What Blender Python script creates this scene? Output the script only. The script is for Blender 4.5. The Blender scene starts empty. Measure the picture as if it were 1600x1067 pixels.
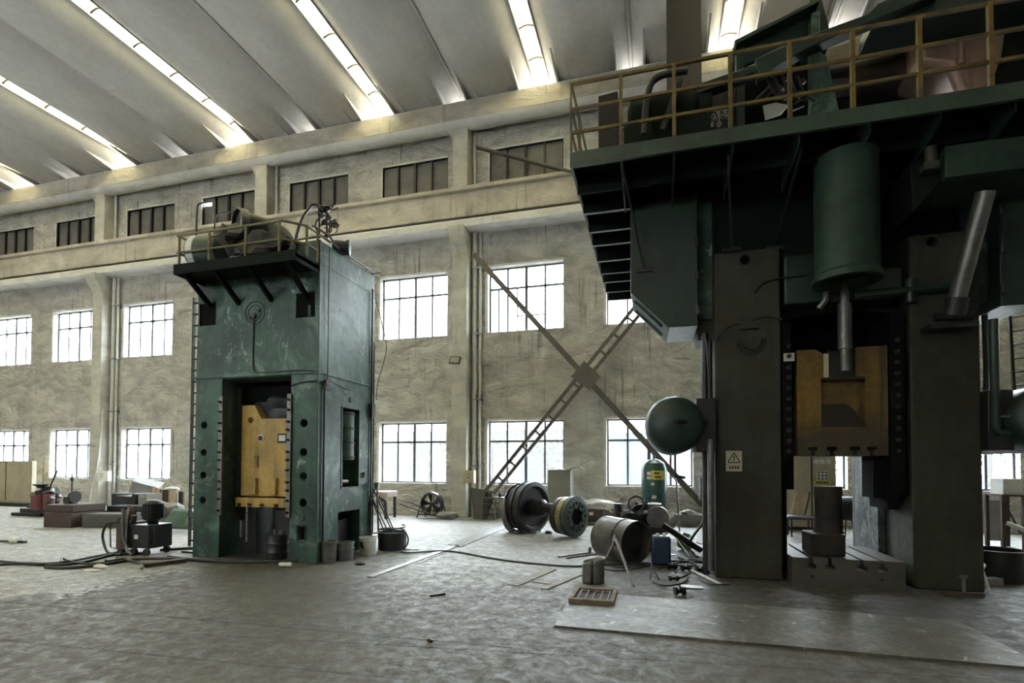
import bpy, bmesh, math, random
from math import sin, cos, pi, radians, atan2, hypot
from mathutils import Vector, Matrix
SC = bpy.context.scene
COL = SC.collection
# ---------------------------------------------------------------- camera
F_PX, YAW, PITCH, SHIFT, ROLL = 806.97, .27091, .02436, 171.1, .00302
EYE = Vector((0, 0, 1.6))
fw = Vector((-sin(YAW)*cos(PITCH), cos(YAW)*cos(PITCH), sin(PITCH)))
rt = Vector((cos(YAW), sin(YAW), 0)); up = rt.cross(fw)
c_, s_ = cos(ROLL), sin(ROLL)
rt, up = rt*c_+up*s_, up*c_-rt*s_
cam = bpy.data.cameras.new('camera'); camo = bpy.data.objects.new('camera', cam); COL.objects.link(camo)
cam.sensor_width = 36; cam.lens = F_PX/1600*36; cam.shift_y = SHIFT/1600; cam.clip_end = 300; cam.clip_start = .05
m = Matrix((rt, up, -fw)).transposed().to_4x4(); m.translation = EYE
camo.matrix_world = m
SC.camera = camo
# ---------------------------------------------------------------- light
SC.view_settings.view_transform = 'Standard'; SC.view_settings.look = 'None'
SC.view_settings.gamma = 1; SC.view_settings.exposure = EXPOSURE = 2.2
SC.view_settings.use_curve_mapping = False
SC.cycles.use_denoising = True
SC.cycles.max_bounces = 10; SC.cycles.diffuse_bounces = 6; SC.cycles.glossy_bounces = 3
SC.cycles.transparent_max_bounces = 12; SC.cycles.sample_clamp_indirect = 6
SC.cycles.use_adaptive_sampling = False
world = bpy.data.worlds.new('overcast_sky'); SC.world = world; world.use_nodes = True
wn = world.node_tree.nodes; wl = world.node_tree.links
bg = wn['Background']; bg.inputs['Strength'].default_value = SKY = 9.0
tc = wn.new('ShaderNodeTexCoord'); sep = wn.new('ShaderNodeSeparateXYZ'); wr = wn.new('ShaderNodeValToRGB')
wl.new(tc.outputs['Generated'], sep.inputs[0]); wl.new(sep.outputs['Z'], wr.inputs[0]); wl.new(wr.outputs[0], bg.inputs['Color'])
wr.color_ramp.elements[0].position = 0.0; wr.color_ramp.elements[0].color = (.92, .95, .97, 1)
wr.color_ramp.elements[1].position = .9; wr.color_ramp.elements[1].color = (.86, .94, 1.0, 1)

def ray(px, py):
    return rt*((px-800)/F_PX) + up*((533.5+SHIFT-py)/F_PX) + fw
def ay(px, py, Y):            # the point seen at a photo position, on the upright plane at depth Y
    d = ray(px, py); return EYE + d*(Y/d.y)
def fl(px, py, z=0.0):        # the same, on a level plane
    d = ray(px, py); return EYE + d*((z-EYE.z)/d.z)
# ---------------------------------------------------------------- mesh helpers
class MB:
    def __init__(s): s.bm = bmesh.new()
    def box(s, x0, x1, y0, y1, z0, z1, M=None):
        vs = [s.bm.verts.new(Vector((x, y, z))) for x in (x0, x1) for y in (y0, y1) for z in (z0, z1)]
        if M is not None:
            for v in vs: v.co = M @ v.co
        for f in ((0,1,3,2),(4,6,7,5),(0,4,5,1),(2,3,7,6),(0,2,6,4),(1,5,7,3)):
            s.bm.faces.new([vs[i] for i in f])
        return s
    def bar(s, a, b, w, h=None, upv=(0,0,1)):        # square bar between two points
        a, b = Vector(a), Vector(b); h = h or w
        d = (b-a); L = d.length; d.normalize(); u = Vector(upv)
        if abs(d.dot(u)) > .98: u = Vector((0,1,0))
        r = d.cross(u).normalized(); u = r.cross(d)
        M = Matrix((r, d, u)).transposed().to_4x4(); M.translation = a
        return s.box(-w/2, w/2, 0, L, -h/2, h/2, M)
    def cyl(s, a, b, r, r2=None, n=16, cap=True):
        a, b = Vector(a), Vector(b); r2 = r if r2 is None else r2
        return s.loft(a, (b-a), [(0, r), (1, r2)], n, cap)
    def loft(s, a, d, prof, n=24, cap=True):          # prof: (fraction along d, radius)
        a = Vector(a); d = Vector(d); t = d.normalized()
        u = Vector((0,0,1)) if abs(t.z) < .9 else Vector((1,0,0))
        r = t.cross(u).normalized(); u = r.cross(t)
        rings = []
        for k, R in prof:
            c = a + d*k
            rings.append([s.bm.verts.new(c + (r*cos(2*pi*i/n)+u*sin(2*pi*i/n))*max(R, 1e-4)) for i in range(n)])
        for A, B in zip(rings, rings[1:]):
            for i in range(n): s.bm.faces.new((A[i], A[(i+1)%n], B[(i+1)%n], B[i]))
        if cap:
            s.bm.faces.new(rings[0][::-1]); s.bm.faces.new(rings[-1])
        return s
    def tube(s, pts, r, n=8, cyc=False):
        pts = [Vector(p) for p in pts]; rings = []; N = len(pts); prev = None
        for i, p in enumerate(pts):
            if cyc: t = pts[(i+1)%N]-pts[i-1]
            else: t = pts[min(i+1, N-1)]-pts[max(i-1, 0)]
            t.normalize()
            if prev is None:
                u = Vector((0,0,1)) if abs(t.z) < .9 else Vector((1,0,0))
            else: u = prev
            u = (u - t*u.dot(t)).normalized(); prev = u; w = t.cross(u)
            rings.append([s.bm.verts.new(p+(u*cos(2*pi*k/n)+w*sin(2*pi*k/n))*r) for k in range(n)])
        for i in range(N if cyc else N-1):
            A, B = rings[i], rings[(i+1)%N]
            for k in range(n): s.bm.faces.new((A[k], A[(k+1)%n], B[(k+1)%n], B[k]))
        if not cyc: s.bm.faces.new(rings[0][::-1]); s.bm.faces.new(rings[-1])
        return s
    def prism(s, poly, axis, a0, a1):                 # poly in the two other axes, extruded along axis
        def P(u, v, a):
            return Vector((a,u,v)) if axis=='x' else Vector((u,a,v)) if axis=='y' else Vector((u,v,a))
        A = [s.bm.verts.new(P(u, v, a0)) for u, v in poly]; B = [s.bm.verts.new(P(u, v, a1)) for u, v in poly]
        s.bm.faces.new(A); s.bm.faces.new(B[::-1]); n = len(poly)
        for i in range(n): s.bm.faces.new((A[i], B[i], B[(i+1)%n], A[(i+1)%n]))
        return s
    def quad(s, *ps):
        s.bm.faces.new([s.bm.verts.new(Vector(p)) for p in ps]); return s
    def blob(s, c, r, seed=0, sq=(1,1,1), amp=.25, sub=3):
        rnd = random.Random(seed); off = Vector((rnd.random()*50, rnd.random()*50, 0))
        from mathutils import noise
        g = bmesh.ops.create_icosphere(s.bm, subdivisions=sub, radius=1)
        for v in g['verts']:
            k = 1 + amp*noise.noise(v.co*1.7+off) + amp*.6*noise.noise(v.co*4+off)
            v.co = Vector((v.co.x*sq[0], v.co.y*sq[1], v.co.z*sq[2]))*r*k + Vector(c)
        return s
    def grid(s, fn, nu, nv, cyc=False):
        V = [[s.bm.verts.new(fn(i/nu, j/nv)) for j in range(nv+1)] for i in range(nu+1)]
        for i in range(nu):
            for j in range(nv): s.bm.faces.new((V[i][j], V[i+1][j], V[i+1][j+1], V[i][j+1]))
        return s
    def turn(s, deg, c, axis='Z'):
        bmesh.ops.rotate(s.bm, verts=s.bm.verts, cent=Vector(c), matrix=Matrix.Rotation(radians(deg), 3, axis)); return s
    def build(s, name, mat, parent=None, bevel=0, sharp=35, solid=0, recalc=True):
        if recalc: bmesh.ops.recalc_face_normals(s.bm, faces=s.bm.faces)
        me = bpy.data.meshes.new(name)
        if parent is None:
            xs = [v.co for v in s.bm.verts]
            o0 = Vector(((min(v.x for v in xs)+max(v.x for v in xs))/2, (min(v.y for v in xs)+max(v.y for v in xs))/2, min(v.z for v in xs)))
        else:
            o0 = Vector((0,0,0)); p = parent
            while p is not None: o0 = o0 + p.location; p = p.parent
        bmesh.ops.translate(s.bm, verts=s.bm.verts, vec=-o0)
        s.bm.to_mesh(me); s.bm.free()
        for p in me.polygons: p.use_smooth = True
        me.set_sharp_from_angle(angle=radians(sharp))
        me.materials.append(mat)
        o = bpy.data.objects.new(name, me); COL.objects.link(o)
        if parent is None: o.location = o0
        else: o.parent = parent
        if solid:
            md = o.modifiers.new('thickness', 'SOLIDIFY'); md.thickness = solid; md.offset = 0
        if bevel:
            md = o.modifiers.new('bevel', 'BEVEL'); md.width = bevel; md.segments = 2; md.limit_method = 'ANGLE'; md.angle_limit = radians(40)
            md.harden_normals = False
        return o
def cut(o, cutter, solver='EXACT'):                  # real openings: subtract the cutter, keep the result as plain mesh
    c = cutter.build('cutter', o.data.materials[0]); c.location = c.location - o.matrix_basis.translation
    p = o.parent
    while p is not None: c.location = c.location - p.location; p = p.parent
    keep = o.location.copy(); par = o.parent; o.parent = None; o.location = (0,0,0)
    mods = [m_ for m_ in o.modifiers]
    for m_ in mods: m_.show_viewport = False
    b = o.modifiers.new('cut', 'BOOLEAN'); b.operation = 'DIFFERENCE'; b.object = c; b.solver = solver; b.use_self = True
    bpy.context.view_layer.update()
    dg = bpy.context.evaluated_depsgraph_get()
    me = bpy.data.meshes.new_from_object(o.evaluated_get(dg))
    o.modifiers.remove(b); old = o.data; o.data = me; me.name = o.name
    for m_ in mods: m_.show_viewport = True
    o.location = keep; o.parent = par
    me.set_sharp_from_angle(angle=radians(35))
    bpy.data.objects.remove(c)
    return o
def tag(o, label, cat, group=None):
    o['label'] = label; o['category'] = cat
    if group: o['group'] = group
    return o
def thing(name, label, cat, loc, group=None):
    o = bpy.data.objects.new(name, None); COL.objects.link(o); o.location = loc; o.empty_display_size = .2
    return tag(o, label, cat, group)
def struct(o): o['kind'] = 'structure'; return o
def srt(name, loc):
    o = bpy.data.objects.new(name, None); COL.objects.link(o); o.location = loc; o['kind'] = 'structure'; return o
def copy_thing(src, vec, label, rot=0):
    r = src.copy(); COL.objects.link(r); r.location = src.location + Vector(vec); r['label'] = label
    if rot: r.rotation_euler.z += radians(rot)
    for ch in src.children:
        c = ch.copy(); COL.objects.link(c); c.parent = r
        for g in ch.children:
            d = g.copy(); COL.objects.link(d); d.parent = c
    return r
def curve_pts(P, n=8):                                # smooth path through points
    P = [Vector(p) for p in P]; out = []
    for i in range(len(P)-1):
        a, b, c, d = P[max(i-1,0)], P[i], P[i+1], P[min(i+2, len(P)-1)]
        for k in range(n):
            t = k/n
            out.append(.5*((2*b)+(c-a)*t+(2*a-5*b+4*c-d)*t*t+(3*b-a-3*c+d)*t**3))
    out.append(P[-1]); return out
# ---------------------------------------------------------------- materials
def srgb(r, g, b): return tuple(((v/255)/12.92 if v/255 <= .04045 else ((v/255+.055)/1.055)**2.4) for v in (r, g, b))+(1,)
def NT(name):
    m = bpy.data.materials.new(name); m.use_nodes = True
    nt = m.node_tree; return m, nt, nt.nodes, nt.links, nt.nodes['Principled BSDF']
def mixc(nt, fac, a, b):
    n = nt.nodes.new('ShaderNodeMix'); n.data_type = 'RGBA'
    def put(sock, v):
        if isinstance(v, bpy.types.NodeSocket): nt.links.new(v, sock)
        else: sock.default_value = v
    put(n.inputs['Factor'], fac); put(n.inputs['A'], a); put(n.inputs['B'], b)
    return n.outputs['Result']
def noise(nt, vec, scale, detail=5, rough=.6, lo=.4, hi=.6, dist=0):
    n = nt.nodes.new('ShaderNodeTexNoise'); n.inputs['Scale'].default_value = scale; n.inputs['Detail'].default_value = detail
    n.inputs['Roughness'].default_value = rough; n.inputs['Distortion'].default_value = dist
    if vec is not None: nt.links.new(vec, n.inputs['Vector'])
    r = nt.nodes.new('ShaderNodeMapRange'); r.inputs['From Min'].default_value = lo; r.inputs['From Max'].default_value = hi
    nt.links.new(n.outputs['Fac'], r.inputs['Value']); return r.outputs['Result'], n.outputs['Fac']
def mapped(nt, vec, scale):
    n = nt.nodes.new('ShaderNodeMapping'); n.inputs['Scale'].default_value = scale; nt.links.new(vec, n.inputs['Vector']); return n.outputs[0]
def mth(nt, op, a, b=None, clamp=False):
    n = nt.nodes.new('ShaderNodeMath'); n.operation = op; n.use_clamp = clamp
    for i, v in enumerate((a, b)):
        if v is None: continue
        if isinstance(v, bpy.types.NodeSocket): nt.links.new(v, n.inputs[i])
        else: n.inputs[i].default_value = v
    return n.outputs[0]
def wpos(nt): return nt.nodes.new('ShaderNodeNewGeometry').outputs['Position']
def mat(name, base, dirt=None, amt=.5, scale=2.0, rough=.6, metal=0, bump=.1, streak=0, scratch=None, rvar=.15, sc_amt=.62, spec=.5):
    m, nt, N, L, P = NT(name); v = wpos(nt)
    dirt = dirt or tuple(c*.35 for c in base[:3])+(1,)
    f1, raw = noise(nt, v, scale, 6, .65, .42, .68)
    f = mth(nt, 'MULTIPLY', f1, amt)
    col = mixc(nt, f, base, dirt)
    f2, raw2 = noise(nt, v, scale*9, 4, .6, .3, .8)
    col = mixc(nt, mth(nt, 'MULTIPLY', f2, amt*.5), col, dirt)
    if streak:
        f3, _ = noise(nt, mapped(nt, v, (6, 6, .35)), 1.5, 4, .6, .5, .7)
        col = mixc(nt, mth(nt, 'MULTIPLY', f3, streak), col, dirt)
    if scratch:
        f4, _ = noise(nt, mapped(nt, v, (1.2, 1.2, .7)), scale*2.2, 8, .75, sc_amt, sc_amt+.04, .6)
        col = mixc(nt, f4, col, scratch)
        f5, _ = noise(nt, mapped(nt, v, (1, 1, .8)), scale*.9, 8, .75, .52, .63, 1.4)
        col = mixc(nt, mth(nt, 'MULTIPLY', f5, .42), col, scratch)
    L.new(col, P.inputs['Base Color'])
    P.inputs['Metallic'].default_value = metal; P.inputs['Specular IOR Level'].default_value = spec
    rr = N.new('ShaderNodeMapRange'); L.new(raw2, rr.inputs['Value'])
    rr.inputs['To Min'].default_value = max(.05, rough-rvar); rr.inputs['To Max'].default_value = min(1, rough+rvar)
    L.new(rr.outputs[0], P.inputs['Roughness'])
    if bump:
        b = N.new('ShaderNodeBump'); b.inputs['Strength'].default_value = bump; b.inputs['Distance'].default_value = .03
        L.new(mth(nt, 'ADD', raw, mth(nt, 'MULTIPLY', raw2, .3)), b.inputs['Height']); L.new(b.outputs[0], P.inputs['Normal'])
    return m
GREEN = mat('green_machine_paint', (.058,.118,.088,1), (.016,.026,.021,1), .95, 1.1, .42, 0, .3, .4, (.22,.29,.26,1), .2, .60, spec=.28)
BLKGREEN = mat('shade_darkened_green_paint', (.008,.014,.010,1), (.003,.004,.0035,1), .8, 1.2, .75, 0, .12, .3, spec=.12)  # darker copy of the green: shade under crown and platform painted in
GREEN2 = mat('dark_green_paint', (.018,.040,.028,1), (.006,.009,.008,1), .7, 1.0, .42, 0, .12, .3, None)
GREEN3 = mat('grimy_green_paint', (.043,.050,.034,1), (.024,.019,.014,1), 1.0, 1.1, .62, 0, .25, .5, spec=.3)
CYLG = mat('mid_green_cylinder_paint', (.030,.066,.044,1), (.010,.016,.012,1), .9, 1.6, .5, 0, .1, .3, spec=.3)
DIER = mat('burnt_brown_die_steel', (.032,.024,.020,1), (.014,.012,.011,1), .8, 3, .7, .1, .3, spec=.3)
YDIRT_SHADE = mat('dirty_shaded_ochre_paint', (.21,.125,.028,1), (.025,.021,.015,1), 1.0, 1.4, .6, 0, .15, .8, spec=.3)
def shade_below(m, z0, amt, colr, soft=.12):          # paints shade into the lower colour, with a ragged upper edge
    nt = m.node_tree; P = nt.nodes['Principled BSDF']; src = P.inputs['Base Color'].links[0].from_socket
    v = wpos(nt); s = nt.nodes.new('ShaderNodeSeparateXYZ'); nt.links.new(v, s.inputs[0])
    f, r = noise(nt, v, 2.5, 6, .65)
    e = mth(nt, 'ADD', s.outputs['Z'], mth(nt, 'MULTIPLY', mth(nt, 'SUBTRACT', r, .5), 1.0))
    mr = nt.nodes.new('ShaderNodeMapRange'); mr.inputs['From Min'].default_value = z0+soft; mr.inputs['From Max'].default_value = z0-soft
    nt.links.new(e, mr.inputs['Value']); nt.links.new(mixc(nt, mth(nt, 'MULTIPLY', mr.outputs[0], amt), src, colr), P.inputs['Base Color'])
shade_below(YDIRT_SHADE, 2.1, .8, (.045,.038,.026,1))  # cast shadow on the lower slide, painted over its dirty ochre
YELLOW = mat('ochre_machine_paint', (.52,.33,.075,1), (.11,.075,.03,1), .6, 1.6, .5, 0, .1, .55)
YRAIL = mat('yellow_rail_paint', (.19,.125,.026,1), (.045,.03,.014,1), .9, 4, .6, 0, .1)
YRAIL2 = mat('olive_rail_paint', (.16,.135,.05,1), (.06,.05,.03,1), .7, 6, .55, 0, .1)
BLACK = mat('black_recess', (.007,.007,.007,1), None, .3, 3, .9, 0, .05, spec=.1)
DARK = mat('dark_oily_steel', (.026,.024,.023,1), (.009,.008,.008,1), .6, 4, .42, .3, .25)
STEEL = mat('grey_worn_steel', (.2,.195,.185,1), (.06,.05,.045,1), .7, 3, .42, .7, .15)
BRIGHT = mat('bright_steel', (.5,.49,.46,1), (.2,.18,.15,1), .4, 4, .3, .85, .08)
RUST = mat('rusty_steel', (.085,.055,.042,1), (.03,.023,.02,1), .7, 3, .75, .2, .3)
REDRUST = mat('red_brown_primer', (.055,.030,.025,1), (.025,.018,.016,1), .6, 2, .7, 0, .15)
BROWN = mat('dark_brown_duct_paint', (.028,.018,.015,1), (.016,.011,.009,1), .4, 2, .6, 0, .05)
PINK = mat('rosy_rust_guard_paint', (.36,.23,.17,1), (.12,.075,.055,1), .7, 1.3, .45, .2, .2, .6)
CONC = mat('grey_concrete_lump', (.22,.21,.195,1), (.09,.085,.08,1), .6, 3, .85, 0, .4)
GREYP = mat('grey_sheet_metal', (.30,.30,.29,1), (.15,.14,.13,1), .5, 2, .5, .1, .1)
BEIGEC = mat('beige_cabinet_paint', (.42,.37,.26,1), (.2,.17,.12,1), .4, 1.5, .5, 0, .05, .3)
WHITE = mat('white_paint', (.72,.72,.68,1), (.4,.38,.33,1), .35, 4, .6, 0, .05)
WHITECLOTH = mat('white_pipe_paint', (.6,.6,.57,1), (.3,.28,.25,1), .5, 8, .5, 0, .1)
BLUE = mat('dark_blue_plastic', (.010,.024,.060,1), (.007,.011,.022,1), .4, 5, .35, 0, .05)
RED = mat('dull_red_paint', (.13,.03,.03,1), (.06,.02,.02,1), .5, 6, .5, 0, .05)
WOOD = mat('raw_wood', (.20,.15,.10,1), (.07,.052,.035,1), .8, 8, .8, 0, .2, .4)
WOODL = mat('pale_wood', (.52,.42,.28,1), (.3,.22,.14,1), .5, 8, .8, 0, .2, .4)
RUBBER = mat('black_rubber', (.018,.018,.018,1), None, .3, 6, .5, 0, .05)
PAPER = mat('white_label_paper', (.62,.6,.56,1), (.4,.36,.3,1), .4, 12, .7, 0, 0)
YLAB = mat('yellow_label', (.65,.52,.08,1), (.4,.3,.08,1), .3, 12, .6, 0, 0)
INK = mat('dark_ink', (.03,.03,.03,1), None, 0, 5, .7, 0, 0)
TANKG = mat('compressor_tank_green', (.028,.082,.068,1), (.02,.06,.05,1), .4, 2, .3, 0, .04)
BAG = mat('green_plastic_bag', (.12,.28,.07,1), (.06,.14,.04,1), .5, 10, .4, 0, .3)
BRASS = mat('worn_bearing_face', (.30,.25,.15,1), (.12,.1,.07,1), .6, 4, .3, .7, .08)
BRACE = mat('brown_grey_brace_paint', (.12,.105,.09,1), (.06,.045,.04,1), .6, 4, .6, .1, .1)
# lumpy sprayed plaster
def plaster(name, base, dark, lump=1.0, drip=1.0):
    m, nt, N, L, P = NT(name); v = wpos(nt)
    f1, r1 = noise(nt, mapped(nt, v, (.8,.8,1.5)), 1.6, 6, .62, .38, .68, .4)
    f2, r2 = noise(nt, v, .35, 3, .6, .35, .7)
    f3, _ = noise(nt, mapped(nt, v, (5, 5, .22)), 1.6, 5, .7, .56, .66)
    f4, _ = noise(nt, v, .5, 2, .5, .45, .62)
    col = mixc(nt, mth(nt, 'MULTIPLY', f1, .62), base, dark)
    col = mixc(nt, mth(nt, 'MULTIPLY', f2, .35), col, dark)
    col = mixc(nt, mth(nt, 'MULTIPLY', mth(nt, 'MULTIPLY', f3, f4), .75*drip), col, tuple(c*.45 for c in dark[:3])+(1,))
    L.new(col, P.inputs['Base Color']); P.inputs['Roughness'].default_value = .85
    b = N.new('ShaderNodeBump'); b.inputs['Strength'].default_value = 1.0*lump; b.inputs['Distance'].default_value = .55
    f5, r5 = noise(nt, v, 9, 4, .6)
    L.new(mth(nt, 'ADD', r1, mth(nt, 'MULTIPLY', r5, .12)), b.inputs['Height']); L.new(b.outputs[0], P.inputs['Normal'])
    return m
PLASTER = plaster('lumpy_sprayed_plaster', (.72,.69,.63,1), (.24,.23,.21,1))
CONCB = plaster('cream_painted_concrete', (.61,.56,.465,1), (.24,.21,.17,1), .25, .7)
CONCW = plaster('whitewashed_concrete', (.72,.71,.68,1), (.45,.43,.39,1), .2, .3)
COLM = plaster('chipped_bluish_white_column', (.58,.56,.5,1), (.27,.25,.21,1), .25, .6)
def shellmat():
    m, nt, N, L, P = NT('grey_concrete_roof_shell'); v = wpos(nt)
    f1, r1 = noise(nt, mapped(nt, v, (1, .5, 1)), .9, 5, .6, .35, .7)
    f2, r2 = noise(nt, v, 6, 5, .7, .35, .8)
    col = mixc(nt, mth(nt, 'MULTIPLY', f1, .5), (.56,.54,.51,1), (.34,.32,.30,1))
    col = mixc(nt, mth(nt, 'MULTIPLY', f2, .25), col, (.2,.18,.16,1))
    L.new(col, P.inputs['Base Color']); P.inputs['Roughness'].default_value = .8
    return m
SHELL = shellmat()
FRAME = mat('grey_window_frame', (.09,.09,.1,1), None, .3, 6, .5, 0, 0)
def glassmat(name, tint, frost):
    m, nt, N, L, P = NT(name); N.remove(P); out = N['Material Output']
    t = N.new('ShaderNodeBsdfTransparent'); t.inputs[0].default_value = tint
    tl = N.new('ShaderNodeBsdfTranslucent'); tl.inputs[0].default_value = tint
    g = N.new('ShaderNodeBsdfGlossy'); g.inputs['Roughness'].default_value = .05
    a = N.new('ShaderNodeMixShader'); a.inputs[0].default_value = frost; L.new(t.outputs[0], a.inputs[1]); L.new(tl.outputs[0], a.inputs[2])
    b = N.new('ShaderNodeMixShader'); b.inputs[0].default_value = .06; L.new(a.outputs[0], b.inputs[1]); L.new(g.outputs[0], b.inputs[2])
    L.new(b.outputs[0], out.inputs['Surface']); return m
GLASS = glassmat('dusty_window_glass', (.92,.95,.96,1), .02)
SKYL = glassmat('yellowed_fibreglass_skylight', (.86,.80,.58,1), .6)
def louvremat():
    m, nt, N, L, P = NT('dark_ribbed_shutter')
    v = wpos(nt); w = N.new('ShaderNodeTexWave'); w.bands_direction = 'Z'; w.inputs['Scale'].default_value = 4; L.new(v, w.inputs['Vector'])
    f, r = noise(nt, v, 3, 4)
    L.new(mixc(nt, mth(nt,'MULTIPLY', f, .6), (.15,.14,.125,1), (.08,.075,.068,1)), P.inputs['Base Color']); P.inputs['Roughness'].default_value = .6
    b = N.new('ShaderNodeBump'); b.inputs['Strength'].default_value = .5; L.new(w.outputs['Fac'], b.inputs['Height']); L.new(b.outputs[0], P.inputs['Normal'])
    return m
LOUVRE = louvremat()
def floormat():
    m, nt, N, L, P = NT('worn_stained_concrete_floor'); v = wpos(nt)
    s = N.new('ShaderNodeSeparateXYZ'); L.new(v, s.inputs[0]); X, Y = s.outputs['X'], s.outputs['Y']
    f1, r1 = noise(nt, v, .55, 7, .65, .36, .66, .5)
    f2, r2 = noise(nt, v, 6.5, 9, .8, .40, .64, .5)
    f3, r3 = noise(nt, mapped(nt, v, (.5, 2.2, 1)), 2.0, 7, .7, .46, .64)
    f4, r4 = noise(nt, v, 34, 4, .7, .38, .62)
    col = mixc(nt, mth(nt,'MULTIPLY',f1,.45), (.33,.32,.30,1), (.20,.188,.168,1))
    col = mixc(nt, mth(nt,'MULTIPLY',f2,.6), col, (.11,.10,.086,1))
    col = mixc(nt, mth(nt,'MULTIPLY',f3,.45), col, (.42,.41,.39,1))
    col = mixc(nt, mth(nt,'MULTIPLY',f4,.5), col, (.07,.062,.054,1))
    f6, r6 = noise(nt, v, 9, 6, .75, .5, .62, .4)
    col = mixc(nt, mth(nt,'MULTIPLY',f6,.4), col, (.075,.066,.055,1))
    # old oil-soaked area in front of the machines: everything nearer than a wavy border is darker
    nz = mth(nt,'MULTIPLY', mth(nt,'SUBTRACT', r1, .5), 3.2)
    edge = mth(nt,'ADD', mth(nt,'ADD', Y, nz), mth(nt,'MULTIPLY', X, -.10))
    mr = N.new('ShaderNodeMapRange'); mr.inputs['From Min'].default_value = 8.0; mr.inputs['From Max'].default_value = 6.4
    L.new(edge, mr.inputs['Value'])
    # the lighter dusty patch at the far left keeps its own outline
    lf = N.new('ShaderNodeMapRange'); lf.inputs['From Min'].default_value = -6.9; lf.inputs['From Max'].default_value = -6.7
    L.new(mth(nt,'ADD', X, mth(nt,'MULTIPLY', mth(nt,'SUBTRACT', r2, .5), 3.)), lf.inputs['Value'])
    yl = N.new('ShaderNodeMapRange'); yl.inputs['From Min'].default_value = 4.5; yl.inputs['From Max'].default_value = 4.3
    L.new(mth(nt,'ADD', Y, mth(nt,'MULTIPLY', mth(nt,'SUBTRACT', r1, .5), 2.)), yl.inputs['Value'])
    oil = mth(nt,'MULTIPLY', mr.outputs[0], mth(nt,'MAXIMUM', lf.outputs[0], yl.outputs[0]))
    col = mixc(nt, mth(nt,'MULTIPLY', oil, .85), col, (.050,.043,.033,1))
    # dark rings around both machines: oil staining, plus platform shade painted into the colour
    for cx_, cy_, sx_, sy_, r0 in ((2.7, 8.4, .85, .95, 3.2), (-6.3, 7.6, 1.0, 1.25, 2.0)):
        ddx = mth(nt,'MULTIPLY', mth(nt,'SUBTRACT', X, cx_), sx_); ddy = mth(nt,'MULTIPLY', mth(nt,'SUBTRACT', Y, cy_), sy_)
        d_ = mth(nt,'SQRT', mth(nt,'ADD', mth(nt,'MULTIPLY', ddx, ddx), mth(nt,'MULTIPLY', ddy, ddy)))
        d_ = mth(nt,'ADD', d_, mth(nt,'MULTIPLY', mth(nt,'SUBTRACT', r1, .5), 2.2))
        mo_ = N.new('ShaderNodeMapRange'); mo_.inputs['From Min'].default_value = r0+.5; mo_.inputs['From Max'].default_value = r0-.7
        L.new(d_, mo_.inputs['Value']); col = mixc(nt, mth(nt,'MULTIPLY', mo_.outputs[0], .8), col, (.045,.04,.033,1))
    # joints and worn lines
    def line(ax, ay_, bx, by, w):
        dx, dy = bx-ax, by-ay_; Ln = hypot(dx, dy); dx /= Ln; dy /= Ln
        px = mth(nt,'SUBTRACT', X, ax); py = mth(nt,'SUBTRACT', Y, ay_)
        along = mth(nt,'ADD', mth(nt,'MULTIPLY', px, dx), mth(nt,'MULTIPLY', py, dy))
        acr = mth(nt,'ABSOLUTE', mth(nt,'ADD', mth(nt,'MULTIPLY', px, -dy), mth(nt,'MULTIPLY', py, dx)))
        acr = mth(nt,'ADD', acr, mth(nt,'MULTIPLY', mth(nt,'SUBTRACT', r2, .5), w*1.5))
        a = mth(nt,'LESS_THAN', acr, w)
        b = mth(nt,'MULTIPLY', mth(nt,'GREATER_THAN', along, 0), mth(nt,'LESS_THAN', along, Ln))
        return mth(nt,'MULTIPLY', a, b)
    def pl(a, b, w):
        A, B = fl(*a), fl(*b); return line(A.x, A.y, B.x, B.y, w)
    tot = None
    for a, b, w in (((0,940),(800,1012),.026),((200,985),(1599,1064),.016),((0,1000),(640,1062),.018),((575,903),(662,878),.014),((662,878),(800,816),.02),
                    ((800,917),(850,905),.01),((850,918),(912,893),.01),((806,916),(843,914),.008),((420,985),(1100,1025),.007),((860,955),(1600,1010),.006)):
        ln = pl(a, b, w); tot = ln if tot is None else mth(nt,'MAXIMUM', tot, ln)
    col = mixc(nt, mth(nt,'MULTIPLY', tot, .92), col, (.035,.03,.026,1))
    L.new(col, P.inputs['Base Color'])
    rr = N.new('ShaderNodeMapRange'); L.new(r2, rr.inputs['Value']); rr.inputs['From Min'].default_value = .38; rr.inputs['From Max'].default_value = .62
    rr.inputs['To Min'].default_value = .40; rr.inputs['To Max'].default_value = .85; L.new(rr.outputs[0], P.inputs['Roughness'])
    b = N.new('ShaderNodeBump'); b.inputs['Strength'].default_value = .55; b.inputs['Distance'].default_value = .02
    L.new(mth(nt,'ADD', mth(nt,'ADD', r2, mth(nt,'MULTIPLY', r4, .35)), mth(nt,'MULTIPLY', tot, -1.)), b.inputs['Height']); L.new(b.outputs[0], P.inputs['Normal'])
    return m
FLOOR = floormat()
PLATE = mat('scuffed_steel_floor_plate', (.13,.122,.11,1), (.05,.045,.038,1), .8, 1.8, .5, .1, .4, 0, (.33,.33,.31,1), .25, .60)
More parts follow.
